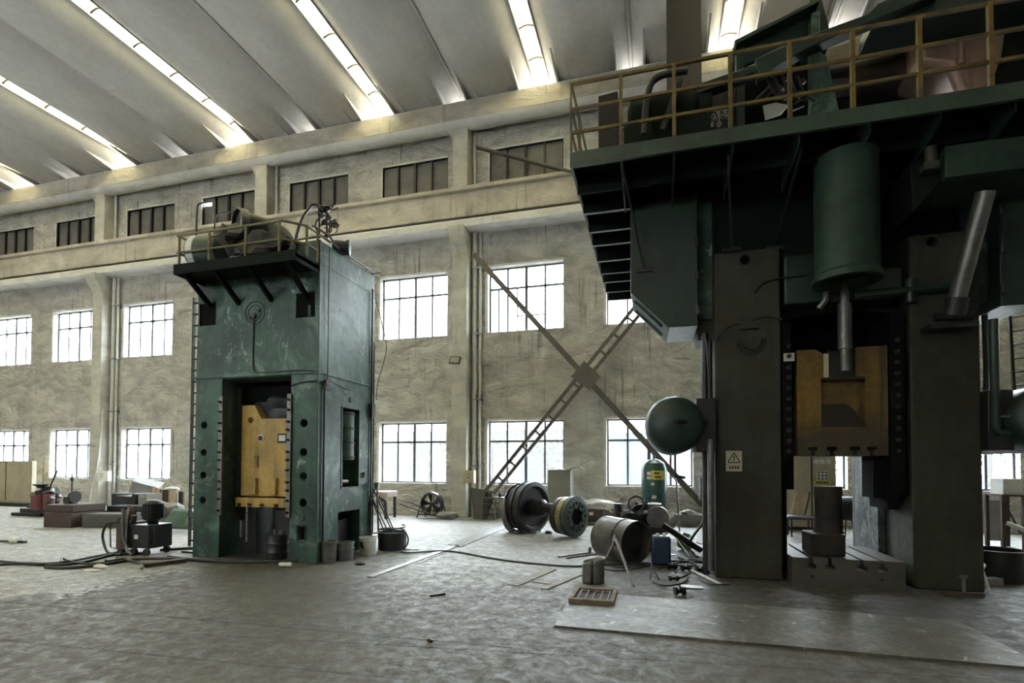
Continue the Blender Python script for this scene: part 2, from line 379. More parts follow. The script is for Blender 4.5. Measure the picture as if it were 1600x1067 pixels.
# ================================================================ the hall
WY = 14.8
XL, XR, YF = -34.0, 16.0, -9.0
struct(MB().box(XL, XR, YF, WY+.4, -.3, 0).build('floor', FLOOR))
k = .74
def zz(z): return 1.6+(z-1.6)*k
UZ0, UZ1 = 5.57, 7.56; LZ0, LZ1 = .98, 2.88; HZ0, HZ1 = 9.88, 11.22
cols_x = [-27.2-9.8, -27.2, -17.35, -7.62, 2.15, 11.9]         # in units of a wall 20 m away, scaled below
wx = []
for c in cols_x: wx += [(c+1.02, c+4.15), (c+5.82, c+8.95)]
wx = [(a*k, b*k) for a, b in wx if a*k > XL+.5 and b*k < XR-.3]
holes = [(a, b, z0, z1) for a, b in wx for z0, z1 in ((LZ0, LZ1), (UZ0, UZ1), (HZ0, HZ1))]
def holed(x0, x1, z0, z1, holes, y0, y1):
    m = MB(); bm = m.bm
    xs = sorted({x0, x1}|{h[0] for h in holes}|{h[1] for h in holes}); zs = sorted({z0, z1}|{h[2] for h in holes}|{h[3] for h in holes})
    solid = lambda i, j: 0 <= i < len(xs)-1 and 0 <= j < len(zs)-1 and not any(h[0]-1e-6 <= xs[i] < h[1]-1e-6 and h[2]-1e-6 <= zs[j] < h[3]-1e-6 for h in holes)
    V = {}
    def v(i, j, y):
        if (i, j, y) not in V: V[(i, j, y)] = bm.verts.new((xs[i], y, zs[j]))
        return V[(i, j, y)]
    for i in range(len(xs)-1):
        for j in range(len(zs)-1):
            if not solid(i, j): continue
            bm.faces.new((v(i,j,y0), v(i+1,j,y0), v(i+1,j+1,y0), v(i,j+1,y0)))
            bm.faces.new((v(i,j,y1), v(i,j+1,y1), v(i+1,j+1,y1), v(i+1,j,y1)))
            for (a, b), (p, q) in (((i-1,j),((i,j),(i,j+1))),((i+1,j),((i+1,j),(i+1,j+1))),((i,j-1),((i,j),(i+1,j))),((i,j+1),((i,j+1),(i+1,j+1)))):
                if not solid(a, b):
                    bm.faces.new((v(*p,y0), v(*q,y0), v(*q,y1), v(*p,y1)))
    return m
struct(holed(XL, XR, -.1, 12.3, holes, WY, WY+.3).build('wall_back', PLASTER))
fx = [(a, a+2.4) for a in (-32, -28, -24, -20, -16, -12, -8)]  # unseen windows, kept to the left, added to light the left press
struct(holed(XL, XR, -.1, 13.1, [(a, b, z0, z1) for a, b in fx for z0, z1 in ((5.57, 7.0),)], YF-.3, YF).build('wall_front', PLASTER))
struct(MB().box(XL-.3, XL, YF, WY+.3, -.1, 13.2).build('wall_left', PLASTER))
struct(MB().box(XR, XR+.3, YF, WY+.3, -.1, 13.2).build('wall_right', PLASTER))
# windows
wn_ = [0]
def window(x0, x1, z0, z1, y, cols, bars, dark=False, extra=None):
    wn_[0] += 1
    o = srt('window_%d' % wn_[0], ((x0+x1)/2, y, z0))
    f = MB(); t = .045
    f.box(x0, x1, y, y+.06, z0, z0+t).box(x0, x1, y, y+.06, z1-t, z1).box(x0, x0+t, y, y+.06, z0, z1).box(x1-t, x1, y, y+.06, z0, z1)
    for i in range(1, cols):
        x = x0+(x1-x0)*i/cols; w = .042 if (i*2 == cols) else .027
        f.box(x-w, x+w, y-.01, y+.06, z0, z1)
    for b in bars: f.box(x0, x1, y-.01, y+.06, b-.028, b+.028)
    if extra:
        for e in extra: f.box(*e)
    f.build('window_frame', FRAME if not dark else DARK, o)
    if dark:
        torn = [(x0+.05, x0+.34, z1-.30, z1-.12)] if abs(x0+20.9*k) < .4 else []      # one shutter has a broken corner
        s = holed(x0+.02, x1-.02, z0+.02, z1-.02, torn, y+.07, y+.1); s.build('shutter', LOUVRE, o)
        r = MB().box(x0-.03, x1+.0, y-.06, y-.03, z1-.05, z1).box(x0-.0, x0+.04, y-.06, y-.03, z0, z1); r.build('reveal_edge', CONCW, o)
    else:
        MB().box(x0+t, x1-t, y+.025, y+.033, z0+t, z1-t).build('pane', GLASS, o)
        r = MB().box(x0-.08, x0, y-.2, y-.18, z0, z1+.05).box(x0-.08, x1, y-.2, y-.18, z1, z1+.06); r.build('reveal_edge', CONCW, o)
    return o
for i, (a, b) in enumerate(wx):
    window(a, b, LZ0, LZ1, WY+.19, 4, [LZ0+(LZ1-LZ0)*.68])
    ex = None
    if abs(a+6.6*k) < .2:
        s = (b-a)/8
        ex = [(a+s-.02, a+s+.02, WY+.18, WY+.25, UZ0, UZ0+1.32), (a+3*s-.02, a+3*s+.02, WY+.18, WY+.25, UZ0, UZ0+1.32), (a+3*s, a+6*s, WY+.18, WY+.24, UZ0+.48, UZ0+.51)]
    window(a, b, UZ0, UZ1, WY+.19, 4, [UZ0+(UZ1-UZ0)*.68], extra=ex)
    window(a, b, HZ0, HZ1, WY+.05, 4, [], dark=True)
for a, b in fx: window(a, b, 5.57, 7.0, YF-.2, 4, [6.6])  # unseen front windows, added to light the left press
# columns
for i, c in enumerate(cols_x):
    c *= k
    if c < XL: continue
    o = srt('concrete_column', (c, WY-.3, 0)); w = .24
    tag(o, 'chipped whitewashed concrete wall column with corbel', 'column', 'wall columns')
    MB().box(c-w, c+w, WY-.45, WY-.002, 0, 12.0).build('shaft', COLM, o, bevel=.02)
    MB().prism([(WY-.45, 8.62), (WY-.75, 8.62), (WY-.75, 8.45), (WY-.45, 7.95)], 'x', c-w, c+w).build('corbel', COLM, o)
    MB().prism([(c-w, 11.75), (c-w-.22, 11.75), (c-w, 11.4)], 'y', WY-.45, WY-.2).build('haunch', COLM, o)
    p = thing('downpipe', 'white downpipe strapped beside the wall column %s' % ('farthest left, past the beige cabinet', 'with the white switch box', 'behind the left press', 'with the flood light', 'behind the right press', 'nearest the right end')[i], 'pipe', (c+w+.13, WY-.1, 0), 'wall downpipes')
    MB().cyl((c+w+.13, WY-.10, 0), (c+w+.13, WY-.10, 8.6), .07).build('pipe', WHITECLOTH, p)
    MB().cyl((c+w+.30, WY-.08, 0), (c+w+.30, WY-.08, 8.6), .045).build('pipe', WHITECLOTH, p)
    for z in (1.5, 3.5, 5.5, 7.5): MB().box(c+w+.04, c+w+.38, WY-.185, WY-.002, z, z+.04).build('strap', GREYP, p)
    MB().cyl((c+w+.10, WY-.1, 9.84), (c+w+.10, WY-.1, 11.8), .045).build('pipe', WHITECLOTH, p)
# crane girder and ring beam
g = srt('crane_girder', (0, WY-.4, 8.62)); tag(g, 'long cream concrete crane girder running along the wall between two window rows', 'girder')
MB().box(XL, XR, WY-.5, WY, 8.98, 9.72).build('web', CONCB, g, bevel=.02)
MB().box(XL, XR, WY-.62, WY, 9.72, 9.84).build('ledge', CONCB, g, bevel=.02)
MB().box(XL, XR, WY-.46, WY-.3, 8.9, 8.98).build('rail_gap', DARK, g)
MB().prism([(WY-.02, 8.62), (WY-.62, 8.62), (WY-.62, 8.8), (WY-.5, 8.9), (WY-.02, 8.9)], 'x', XL, XR).build('bottom_flange', CONCW, g)
r = srt('ring_beam', (0, WY-.3, 11.7)); tag(r, 'concrete ring beam under the roof shells', 'beam')
MB().box(XL, XR, WY-.62, WY+.3, 11.85, 12.42).build('upper_beam', CONCB, r, bevel=.03)
MB().prism([(WY-.62, 11.85), (WY-.55, 11.74), (WY-.42, 11.68), (WY-.3, 11.68), (WY, 11.85)], 'x', XL, XR).build('lower_lip', CONCW, r)  # whiter lip: floor light on the underside put into the colour
# roof shells: thin concrete troughs running across the hall, glazed strips in every second joint
sk = [-29.05, -23.9, -18.75, -13.6, -8.35, -3.22, 1.92, 7.05, 12.2]
RZ, BZ = 13.02, 12.44
bounds = []
for i, s in enumerate(sk):
    bounds.append((s, True))
    if i+1 < len(sk): bounds.append(((s+sk[i+1])/2+.02, False))
bounds = [(-34.2, True), (-31.6, False)] + bounds + [(14.8, False), (16.4, True)]
def shell(x0, g0, x1, g1):
    a = x0+(.24 if g0 else .035); b = x1-(.24 if g1 else .035)
    m = MB()
    def fn(u, v):
        x = a+(b-a)*u; y = YF-.3+(WY+.75-YF)*v
        t = 2*u-1; ex_ = 2.1+3.2*max(0, 1-(WY+.3-y)/3.0)**1.6 if y < WY+.3 else 5.3; prof = abs(t)**ex_
        return Vector((x, y, BZ+.04+(RZ-BZ)*prof))
    m.grid(fn, 40, 60)
    return m, a, b
for (x0, g0), (x1, g1) in zip(bounds, bounds[1:]):
    if x1-x0 < .7: continue
    m, a, b = shell(x0, g0, x1, g1)
    o = m.build('ceiling', SHELL, solid=.05, sharp=60); o['kind'] = 'structure'
    # rim upstands either side of the joint, stiffening fins and the end diaphragm at the wall
    e = MB()
    for s, X, gl in ((1, a, g0), (-1, b, g1)):
        e.box(min(X, X-s*.03), max(X, X-s*.03), YF, WY+.4, RZ-.06, RZ+.30)
    zof = lambda x: BZ+.04+(RZ-BZ)*abs(2*(x-a)/(b-a)-1)**5.0
    for s, X in ((1, a), (-1, b)):
        for dxx, hl in ((.34, 1.0), (.68, .7)):
            x = X+s*dxx; z = zof(x)
            e.prism([(WY-.62, 12.42), (WY-.62-hl, z+.02), (WY-.3, z+.03)], 'x', x-.025, x+.025)
            e.prism([(WY-.62, 12.42), (WY-.3, z+.02), (WY-.1, 12.42)], 'x', x-.02, x+.02)
        # closing diaphragm from the first fin to the trough
    n = 12; l, rr_ = a+.2, b-.2
    poly = [(l+(rr_-l)*i/n, zof(l+(rr_-l)*i/n)+.03) for i in range(n+1)] + [(rr_, 12.3), (l, 12.3)]
    e.prism(poly, 'y', WY-.25, WY-.2)
    e.build('shell_rib', SHELL, o, recalc=True)
for i, s in enumerate([b for b, g_ in bounds if g_ and XL < b < XR]):
    wn_[0] += 1
    o = srt('window_%d' % wn_[0], (s, 3, RZ))
    m = MB()
    ys = YF if s < -3 else 5.0
    m.grid(lambda u, v: Vector((s-.24+.48*u, ys+(WY+.2-ys)*v, RZ+.02+.08*sin(pi*u))), 8, 4)
    m.build('pane', SKYL, o, solid=.006)
    h = MB()
    if ys > YF: MB().box(s-.24, s+.24, YF, ys, RZ+.02, RZ+.06).build('skylight_blocker', SHELL, o)  # unseen slab over the right skylights, added to dim the right press
    y = ys+.6
    while y < WY:
        for q in range(6):
            u0, u1 = q/6, (q+1)/6
            h.bar((s-.24+.48*u0, y, RZ+.005+.08*sin(pi*u0)), (s-.24+.48*u1, y, RZ+.005+.08*sin(pi*u1)), .04, .04)
        y += 1.12
    h.build('window_frame', BROWN, o)
for s in [b for b, g_ in bounds if not g_ and XL < b < XR]:
    struct(MB().box(s-.05, s+.05, YF, WY+.3, RZ+.06, RZ+.10).build('ceiling', DARK))
# outside
struct(MB().box(-80, 70, WY+.5, 90, -.35, -.05).build('ground', mat('pale_yard_concrete', (.3,.295,.28,1), None, .2, .5, .9)))
def shed(name, x0, x1, y, h, col, label, cat='building'):
    o = thing(name, label, cat, ((x0+x1)/2, y+3, -.05))
    MB().box(x0, x1, y, y+6, -.05, h).build('wall', col, o)
    MB().prism([(y-.3, h), (y+3, h+.9), (y+6.3, h)], 'x', x0-.3, x1+.3).build('roof', GREYP, o)
    return o
PALE = mat('dull_render_wall', (.10,.101,.10,1), None, .15, .3, .8)
BLUEP = mat('light_blue_cladding', (.03,.045,.06,1), (.03,.05,.07,1), .4, 1, .6)
b = shed('warehouse', -22, -3.4, 27, 3.4, PALE, 'pale warehouse in the yard seen through the left lower windows')
for x in (-19, -15, -11, -7): MB().box(x, x+2, 26.9, 27, 0.2, 2.6).build('door_panel', BLUEP, b)
b = shed('site_cabin', -2.2, 3.6, 24, 3.0, mat('grey_cladding', (.08,.084,.09,1), None, .2, .5, .6), 'pale site cabin with blue panels outside behind the third window bay')
MB().box(-1.6, .1, 23.9, 24, .3, 2.7).build('door_panel', BLUEP, b)
MB().prism([(2.2, .6), (3.6, .6), (3.6, 2.0), (2.2, 2.8)], 'y', 23.8, 24).build('yellow_panel', mat('yellow_cladding', (.085,.065,.018,1), None, .2, 1, .6), b)
LEAF = mat('leaf_green', (.05,.06,.035,1), (.035,.045,.025,1), .5, 3, .8)
def tree(x, y, h, label, seed):
    o = thing('leafy_tree', label, 'tree', (x, y, -.05), 'trees in the yard')
    MB().cyl((x, y, -.05), (x, y, h*.6), .12, .07).build('trunk', BROWN, o)
    rnd = random.Random(seed); m = MB()
    for _ in range(700):
        a, b2 = rnd.random()*2*pi, rnd.gauss(0, .5); R = h*.32*(rnd.random()**.4)
        p = Vector((x+R*cos(a)*cos(b2), y+R*sin(a)*cos(b2), h*.62+R*sin(b2)*1.2)); q = .09
        u = Vector((rnd.uniform(-1,1), rnd.uniform(-1,1), rnd.uniform(-1,1))).normalized()*q; w = u.cross(Vector((rnd.random(), rnd.random(), rnd.random()))).normalized()*q
        m.quad(p-u, p+w*.5, p+u, p-w*.5)
    m.build('foliage', LEAF, o, recalc=False)
for i, (x, y, h) in enumerate([(-9.6, 21, 3.6), (-6.9, 21.6, 4), (-4.2, 20.5, 3.3), (9.8, 19, 4.0), (12.9, 19.6, 4.4), (6.6, 20, 3.4), (-17.5, 22, 3.6)]):
    tree(x, y, h, ('small leafy tree outside left of the fan window','small leafy tree outside right of the fan window','small tree outside the X-braced window bay','leafy tree outside the far right window','taller leafy tree outside the far right window','small tree outside behind the right press','small tree outside behind the left press')[i], i)
# ================================================================ cross bracing on the wall
BY = WY-.62
def brace(name, label, p0, p1, w, gap, rungs, y=BY, group=None):
    o = thing(name, label, 'brace', (p1[0], y, p1[1]), group)
    d = Vector((p1[0]-p0[0], 0, p1[1]-p0[1])); L = d.length; d.normalize(); n = Vector((-d.z, 0, d.x))
    A, B = Vector((p0[0], y, p0[1])), Vector((p1[0], y, p1[1]))
    for s in ((-1, 1) if gap else (0,)):
        MB().bar(A+n*s*gap, B+n*s*gap, .05, w, upv=n).bar(A+n*s*gap+Vector((0,.06,0)), B+n*s*gap+Vector((0,.06,0)), .12, .02, upv=n).build('brace_rail', BRACE, o)
    if gap:
        for i in range(1, rungs):
            c = A+d*(L*i/rungs); MB().bar(c-n*gap, c+n*gap, .05, .06, upv=d).build('batten', BRACE, o)
    return o
P = lambda px, py: (lambda v: (v.x, v.z))(ay(px, py, BY))
a = P(740, 397); b = P(912, 586); c = P(1098, 792)
mid = P(916, 588)
brace('cross_brace', 'steel brace of the wall cross running from upper left down to lower right', P(740, 397), P(1098, 790), .15, 0, 0)
brace('cross_brace', 'double-channel lattice brace of the wall cross running from lower left up to upper right', P(742, 795), P(1006, 470), .095, .12, 13, BY+.13)
tag(MB().prism([(mid[0]-.42, mid[1]+.0), (mid[0]-.05, mid[1]+.42), (mid[0]+.4, mid[1]-.02), (mid[0]+.1, mid[1]-.4)], 'y', BY-.06, BY-.03).build('gusset_plate', BRACE), 'square gusset plate where the two wall braces cross', 'plate')
tag(MB().prism([(P(740,800)[0], 0), (P(740,760)[0]-.1, .9), (P(775,760)[0], .8), (P(760,800)[0], 0)], 'y', BY+.0, BY+.04).build('gusset_plate', BRACE), 'dark foot plate of the wall brace beside the downpipe', 'plate')
a = ay(745, 230, BY); b = ay(900, 271, BY)
b2 = ay(985, 294, BY)
tag(MB().bar(a, b2, .16, .05).build('stay_bar', BRACE), 'dark flat stay bar crossing the high shuttered window beside the right press', 'brace')
# ================================================================ left press
X0, X1, Y0, Y1, HT = -7.62, -5.19, 7.1, 8.8, 5.2
OX0, OX1, OZ = -7.08, -5.70, 3.02
pr = thing('forging_press', 'tall green forging press with a yellow ram, standing free on the left', 'press', ((X0+X1)/2, Y0+.85, 0))
body = MB().prism([(X0-.03, 0), (OX0-.02, 0), (OX0, OZ), (OX1, OZ), (OX1, 0), (X1, 0), (X1, 4.82), (X0, 4.82)], 'y', Y0, Y1).build('frame', GREEN, pr)
c = MB()
for z in (2.24, 1.77, 1.38, .96):
    c.cyl((-7.45, Y0-.1, z), (-7.45, Y0+.2, z), .062, n=20); c.cyl((-5.45, Y0-.1, z), (-5.45, Y0+.2, z), .066, n=20)
c.box(-5.53, -5.40, Y0-.1, Y0+.15, .36, .58)
c.box(-7.59, -7.24, Y0-.1, Y0+.7, 3.96, 4.34)
c.box(-5.63, -5.27, Y0-.1, Y0+.5, 3.96, 4.36)
c.box(-5.6, -5.1, 7.76, 8.28, 1.18, 2.56)
c.box(-5.6, -5.1, 7.68, 8.34, .02, .76)
cut(body, c)
MB().box(-7.58, -7.245, Y0+.03, Y0+.06, 3.965, 4.335).build('window_shade_panel', BLACK, pr)  # black panels near the face stand in for the shaded recesses
MB().box(-5.625, -5.275, Y0+.03, Y0+.06, 3.965, 4.355).build('window_shade_panel', BLACK, pr)
MB().cyl((-5.36, Y0+.015, 3.965), (-5.36, Y0+.015, 4.14), .045).build('window_peg', GREEN2, pr)
md = body.modifiers.new('bevel', 'BEVEL'); md.width = .012; md.segments = 2; md.limit_method = 'ANGLE'; md.angle_limit = radians(50)
MB().box(-5.70, -5.20, Y0, Y1, 4.82, 5.2).build('side_housing', GREEN, pr, bevel=.01)
m = MB().box(X0-.02, X1+.02, Y0-.025, Y0+.02, 3.035, 3.075).box(X1-.005, X1+.02, Y0-.02, Y1, 3.035, 3.065)
m.box(X1-.01, X1+.018, Y0-.018, Y0+.015, 0, 5.19).build('weld_seam', GREEN, pr, bevel=.006)
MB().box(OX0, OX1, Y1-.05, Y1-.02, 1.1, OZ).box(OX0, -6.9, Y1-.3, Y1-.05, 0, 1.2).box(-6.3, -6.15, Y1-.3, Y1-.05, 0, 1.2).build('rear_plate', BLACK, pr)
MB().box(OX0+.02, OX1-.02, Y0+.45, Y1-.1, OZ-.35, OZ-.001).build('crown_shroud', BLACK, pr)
for sx, name in ((OX0-.03, 'gib_strip'), (OX1-.05, 'gib_strip')):
    o = MB().box(sx, sx+.08, Y0-.035, Y0-.001, .72, 2.72).build(name, STEEL, pr, bevel=.005)
    for i in range(12):
        z = .8+i*.163+(.03 if i % 3 else 0)
        MB().cyl((sx+.04, Y0-.09, z), (sx+.04, Y0-.03, z), .022, n=6).build('bolt', DARK, o)
MB().box(OX0+.03, OX0+.12, Y0+.3, Y0+.42, .6, 2.9).build('guide_rail', DARK, pr)
sl = [(-7.06, 1.03), (-5.74, 1.03), (-5.74, 2.55), (-5.86, 2.36), (-6.55, 2.36), (-6.7, 2.6), (-7.06, 2.6)]
ram = MB().prism(sl, 'y', 7.42, 7.95).build('ram', YELLOW, pr)
c = MB().cyl((-6.78, 7.3, 2.34), (-6.78, 7.6, 2.34), .055, n=20)
cut(ram, c)
m = MB()
for x in (-6.74, -6.33, -5.92): m.box(x, x+.13, 7.36, 7.43, 1.06, 1.34)
m.box(-6.73, -6.6, 7.39, 7.43, 1.52, 1.72); m.build('ram_rib', YELLOW, ram, bevel=.01)
o = MB().box(-6.20, -6.0, 7.395, 7.425, 1.94, 2.10).build('name_plate', DARK, ram)
MB().box(-6.165, -6.035, 7.385, 7.396, 1.97, 2.07).box(-6.14, -6.06, 7.380, 7.386, 2.015, 2.03).build('plate_face', PAPER, ram)
MB().cyl((-6.55, 7.40, 2.03), (-6.55, 7.425, 2.03), .065, n=20).build('round_plate', PAPER, ram)
MB().cyl((-6.55, 7.385, 2.025), (-6.55, 7.405, 2.025), .042, n=20).build('gauge_face', DARK, ram)
m = MB().box(-7.02, -5.73, 7.36, 8.0, .84, 1.0).build('die_plate', YELLOW, pr, bevel=.01)
c = MB()
for x in (-6.95, -6.72, -6.47, -6.18, -5.9): c.box(x-.025, x+.025, 7.2, 8.1, .8, .9).box(x-.045, x+.045, 7.2, 8.1, .86, .9)
cut(m, c)
MB().blob((-6.4, 7.74, 2.62), .42, 3, (1.1, .5, .7), .3).build('canvas_cover', mat('oily_dark_canvas', (.025,.028,.034,1), (.01,.01,.011,1), .7, 3, .5, 0, .4), pr)
MB().box(-6.95, -6.7, 7.5, 7.9, 0.02, .8).box(-6.4, -6.1, 7.6, 8, 0.02, .78).build('die_support', DARK, pr)
MB().cyl((-6.98, 7.45, .3), (-6.98, 7.45, .82), .015).cyl((-6.76, 7.35, .25), (-6.76, 7.35, .85), .018).build('tie_rod', BRIGHT, pr)
# boss, conduit and window on the front / side
def arc(cx, cz, r, n=40): return [(cx+r*cos(2*pi*i/n), Y0-.006, cz+r*sin(2*pi*i/n)) for i in range(n)]
m = MB().tube(arc(-6.43, 4.1, .19), .009, 6, True).tube(arc(-6.43, 4.1, .13), .007, 6, True)
for q in (.09, -.09): m.cyl((-6.43+q, Y0-.03, 4.08+q*.6), (-6.43+q, Y0+.01, 4.08+q*.6), .018)
m.cyl((-6.43, Y0-.045, 4.05), (-6.43, Y0+.01, 4.05), .035).build('boss', GREEN2, pr)
cond = [(-6.44, Y0-.02, 4.02), (-6.45, Y0-.015, 3.6), (-6.44, Y0-.015, 3.2), (-6.35, Y0-.02, 3.1), (-6, Y0-.03, 3.09), (-5.5, Y0-.035, 3.1), (X1+.03, Y0-.02, 3.06)]
MB().tube(curve_pts(cond), .012, 6).tube([(-5.68, Y0-.02, 2.86), (-5.45, Y0-.03, 2.91), (X1-.02, Y0-.03, 2.92)], .015, 6).build('conduit', GREEN2, pr)
m = MB().cyl((X1+.03, 7.22, .3), (X1+.03, 7.22, 2.9), .018).cyl((X1+.03, 7.3, 2.9), (X1+.05, 7.28, 5.15), .008, n=6).cyl((X1+.03, 7.22, 2.9), (X1+.10, 7.22, 2.9), .05)
m.tube(curve_pts([(X1+.02, 7.25, 3.0), (X1+.03, 7.5, 2.93), (X1+.02, 7.9, 2.88)]), .008, 6).build('conduit', DARK, pr)
MB().box(X1+.02, X1+.09, 7.17, 7.30, 2.78, 2.88).box(X1+.02, X1+.08, 8.6, 8.72, 2.45, 2.72).build('junction_box', DARK, pr)
m = MB().cyl((X1+.03, 8.66, .1), (X1+.03, 8.66, 4.9), .016).cyl((X1+.03, 8.74, .3), (X1+.03, 8.74, 3.9), .012).build('conduit', DARK, pr)
y0, y1 = 7.76, 8.28
m = MB().cyl((-5.34, 8.0, 1.66), (-5.34, 8.0, 2.5), .2, n=24).build('accumulator', GREEN, pr)
m = MB()
for z in (1.68, 1.94, 2.19, 2.44): m.cyl((-5.34, 8.0, z), (-5.34, 8.0, z+.035), .215, n=24)
m.build('accumulator_band', GREEN3, pr)
MB().box(X1-.01, X1+.012, 7.74, 7.76, 1.16, 2.58).box(X1-.01, X1+.012, 8.28, 8.3, 1.16, 2.58).box(X1-.01, X1+.012, 7.74, 8.3, 2.56, 2.58).box(X1-.01, X1+.012, 7.74, 8.3, 1.16, 1.18).build('window_trim', GREEN2, pr)
MB().cyl((-5.3, 7.9, 1.2), (-5.3, 7.9, 1.62), .03).cyl((-5.24, 7.78, 1.28), (-5.24, 8.0, 1.28), .035).build('valve_pipe', STEEL, pr)
MB().cyl((X1-.01, 8.02, 2.72), (X1+.02, 8.02, 2.72), .05, n=16).build('cap', GREEN2, pr)
m = MB(); m.box(X1+.0, X1+.05, 8.4, 8.44, 1.4, 1.43).box(X1+.02, X1+.05, 8.4, 8.43, 1.33, 1.43).build('hook', DARK, pr)
MB().box(-5.5, X1-.2, 7.75, 8.3, .05, .6).build('pit_casting', DARK, pr, bevel=.02)
MB().tube([(-5.55, Y0-.012, .34), (-5.38, Y0-.012, .34), (-5.38, Y0-.012, .60), (-5.55, Y0-.012, .60)], .012, 6, True).cyl((-5.46, Y0-.02, .72), (-5.46, Y0, .72), .05, n=18).build('socket_frame', GREEN, pr)
# gallery with rail
gy = 6.52
m = MB().prism([(-7.5, Y0), (-7.5, gy), (X1, gy), (X1, Y0)], 'z', 4.70, 4.76).box(-7.5, X1, gy-.012, gy+.03, 4.64, 4.80).box(X1-.03, X1, gy, Y0, 4.64, 4.8).box(-7.5, -7.47, gy, Y0, 4.64, 4.8)
m.build('gallery', BLKGREEN, pr)
for x in (-7.35, -6.75, -6.1, -5.42): MB().bar((x, gy+.08, 4.66), (x, Y0, 4.28), .05, .08).build('gallery_bracket', BLKGREEN, pr)
RT, RM = 5.28, 5.0
def rail(z): return [(-7.46, Y0+.8, z), (-7.46, gy+.02, z), (-5.45, gy+.02, z), (X1-.02, gy+.25, z), (X1-.02, Y0+.3, z)]
ro = MB().tube(rail(RT), .02, 8).tube(rail(RM), .018, 8).build('hand_rail', YRAIL2, pr)
for x in (-7.42, -6.82, -6.12, -5.5): MB().cyl((x, gy+.02, 4.75), (x, gy+.02, RT), .02).build('rail_post', YRAIL2, ro)
for y in (gy+.28, Y0-.03): MB().cyl((X1-.02, y, 4.75), (X1-.02, y, RT), .02).build('rail_post', YRAIL2, ro)
# equipment on top of the press: each piece its own thing
def zt(px, py, y): p = ay(px, py, y); return p
t = thing('air_receiver', 'green air receiver with a white end lying on the railed gallery of the left press', 'tank', (-7.1, 6.88, 4.76))
a, b = ay(291, 392, 7.3), ay(352, 375, 7.5)
a = Vector((-7.38, 6.86, 5.07)); b = Vector((-6.78, 6.9, 5.07))
MB().loft(a, b-a, [(0, .30), (.9, .30), (.97, .24), (1.02, .12)], 28).build('shell', GREEN2, t)
MB().loft(a, (b-a), [(-.16, .10), (-.12, .2), (-.04, .28), (.04, .305), (.24, .312), (.25, .30)], 28).build('end_cap', WHITECLOTH, t)
MB().box(-7.3, -7.2, 6.7, 7.05, 4.762, 4.84).build('cradle', DARK, t); MB().box(-6.95, -6.85, 6.7, 7.05, 4.762, 4.84).build('cradle', DARK, t)
t = tag(MB().tube(curve_pts([Vector((ay(306,398,7.15).x, 7.15, 4.82)), ay(306, 398, 7.15), ay(308, 330, 7.15), ay(313, 318, 7.15), ay(330, 315, 7.15)], 6), .016, 8).build('vent_pipe', DARK), 'thin hooked vent pipe above the receiver on the left press', 'pipe')
t = tag(MB().tube(curve_pts([Vector((ay(334,392,7.6).x, 7.6, 4.82)), ay(334, 392, 7.6), ay(336, 345, 7.6), ay(342, 334, 7.6), ay(366, 331, 7.6)], 6), .014, 8).build('vent_pipe', DARK), 'lower bent vent pipe beside the wide duct mouth on the left press', 'pipe')
t = thing('exhaust_duct', 'dark bent duct with a wide open mouth on top of the left press', 'duct', (-6.3, 7.6, 4.82))
c0 = ay(381, 349, 7.0)
pts = curve_pts([c0, c0+Vector((.08, .14, 0)), c0+Vector((.25, .33, -.03)), c0+Vector((.44, .40, -.18)), c0+Vector((.52, .42, -.6))], 5)
m = MB().tube(pts, .19, 24); m.build('elbow', DARK, t)
ca = pts[0]; dr = (Vector(pts[0])-Vector(pts[2])).normalized()
MB().loft(ca+dr*.12, -dr*.14, [(0, .20), (.1, .225), (1, .225), (1, .17), (.4, .17), (.39, .001)], 28, False).build('mouth_ring', STEEL, t)
m = MB().blob(ay(412, 388, 6.95)+Vector((0,0,-.02)), .33, 8, (1.5, .7, .75), .5); tag(m.build('tarpaulin_heap', mat('dark_oily_sacking', (.035,.03,.026,1), (.012,.011,.01,1), .8, 5, .8, 0, .6)), 'heap of dark oily sacking behind the rail of the left press', 'sacking')
m = MB().blob(ay(362, 378, 6.9), .26, 9, (1.1, .8, .95), .6); tag(m.build('valve_block', DARK), 'dark lumpy valve block behind the rail below the duct mouth', 'valve')
t = tag(MB().tube(curve_pts([(-7.1, 6.75, 4.83), (-6.9, 6.8, 4.98), (-6.5, 6.85, 5.1), (-6.1, 6.9, 5.02), (-5.85, 6.9, 4.95)], 6), .02, 8).build('hose', STEEL), 'grey hose sagging behind the yellow rail of the left press', 'hose')
# scorched cable bundle and its arch
t = thing('cable_arch', 'burnt cable arch with ragged wires above the left press corner', 'cables', (-5.5, 7.3, 4.82))
ar = [ay(461, 395, 7.0), ay(463, 370, 7.0), ay(472, 342, 7.1), ay(483, 326, 7.2), ay(489, 320, 7.25), ay(500, 322, 7.3), ay(512, 336, 7.3)]
MB().tube(curve_pts(ar, 6), .025, 8).build('conduit', DARK, t)
MB().cyl(ay(499, 372, 7.3), ay(499, 320, 7.3), .015).cyl(ay(511, 372, 7.35), ay(510, 330, 7.35), .018).cyl(ay(514, 370, 7.35), ay(516, 345, 7.35), .012).build('post', DARK, t)
rnd = random.Random(5); m = MB()
for i in range(16):
    p = ay(rnd.uniform(497, 518), rnd.uniform(318, 352), 7.3+rnd.uniform(-.05, .1)); pp = [p]
    for q in range(4): pp.append(pp[-1]+Vector((rnd.uniform(-.07,.08), rnd.uniform(-.05,.05), rnd.uniform(-.09,.05))))
    m.tube(curve_pts(pp, 4), rnd.uniform(.006, .014), 6)
m.blob(ay(507, 325, 7.3), .09, 4, (1,.7,.7), .8, 2).blob(ay(521, 350, 7.3), .08, 6, (1,.7,.8), .9, 2); m.build('wire_tangle', DARK, t)
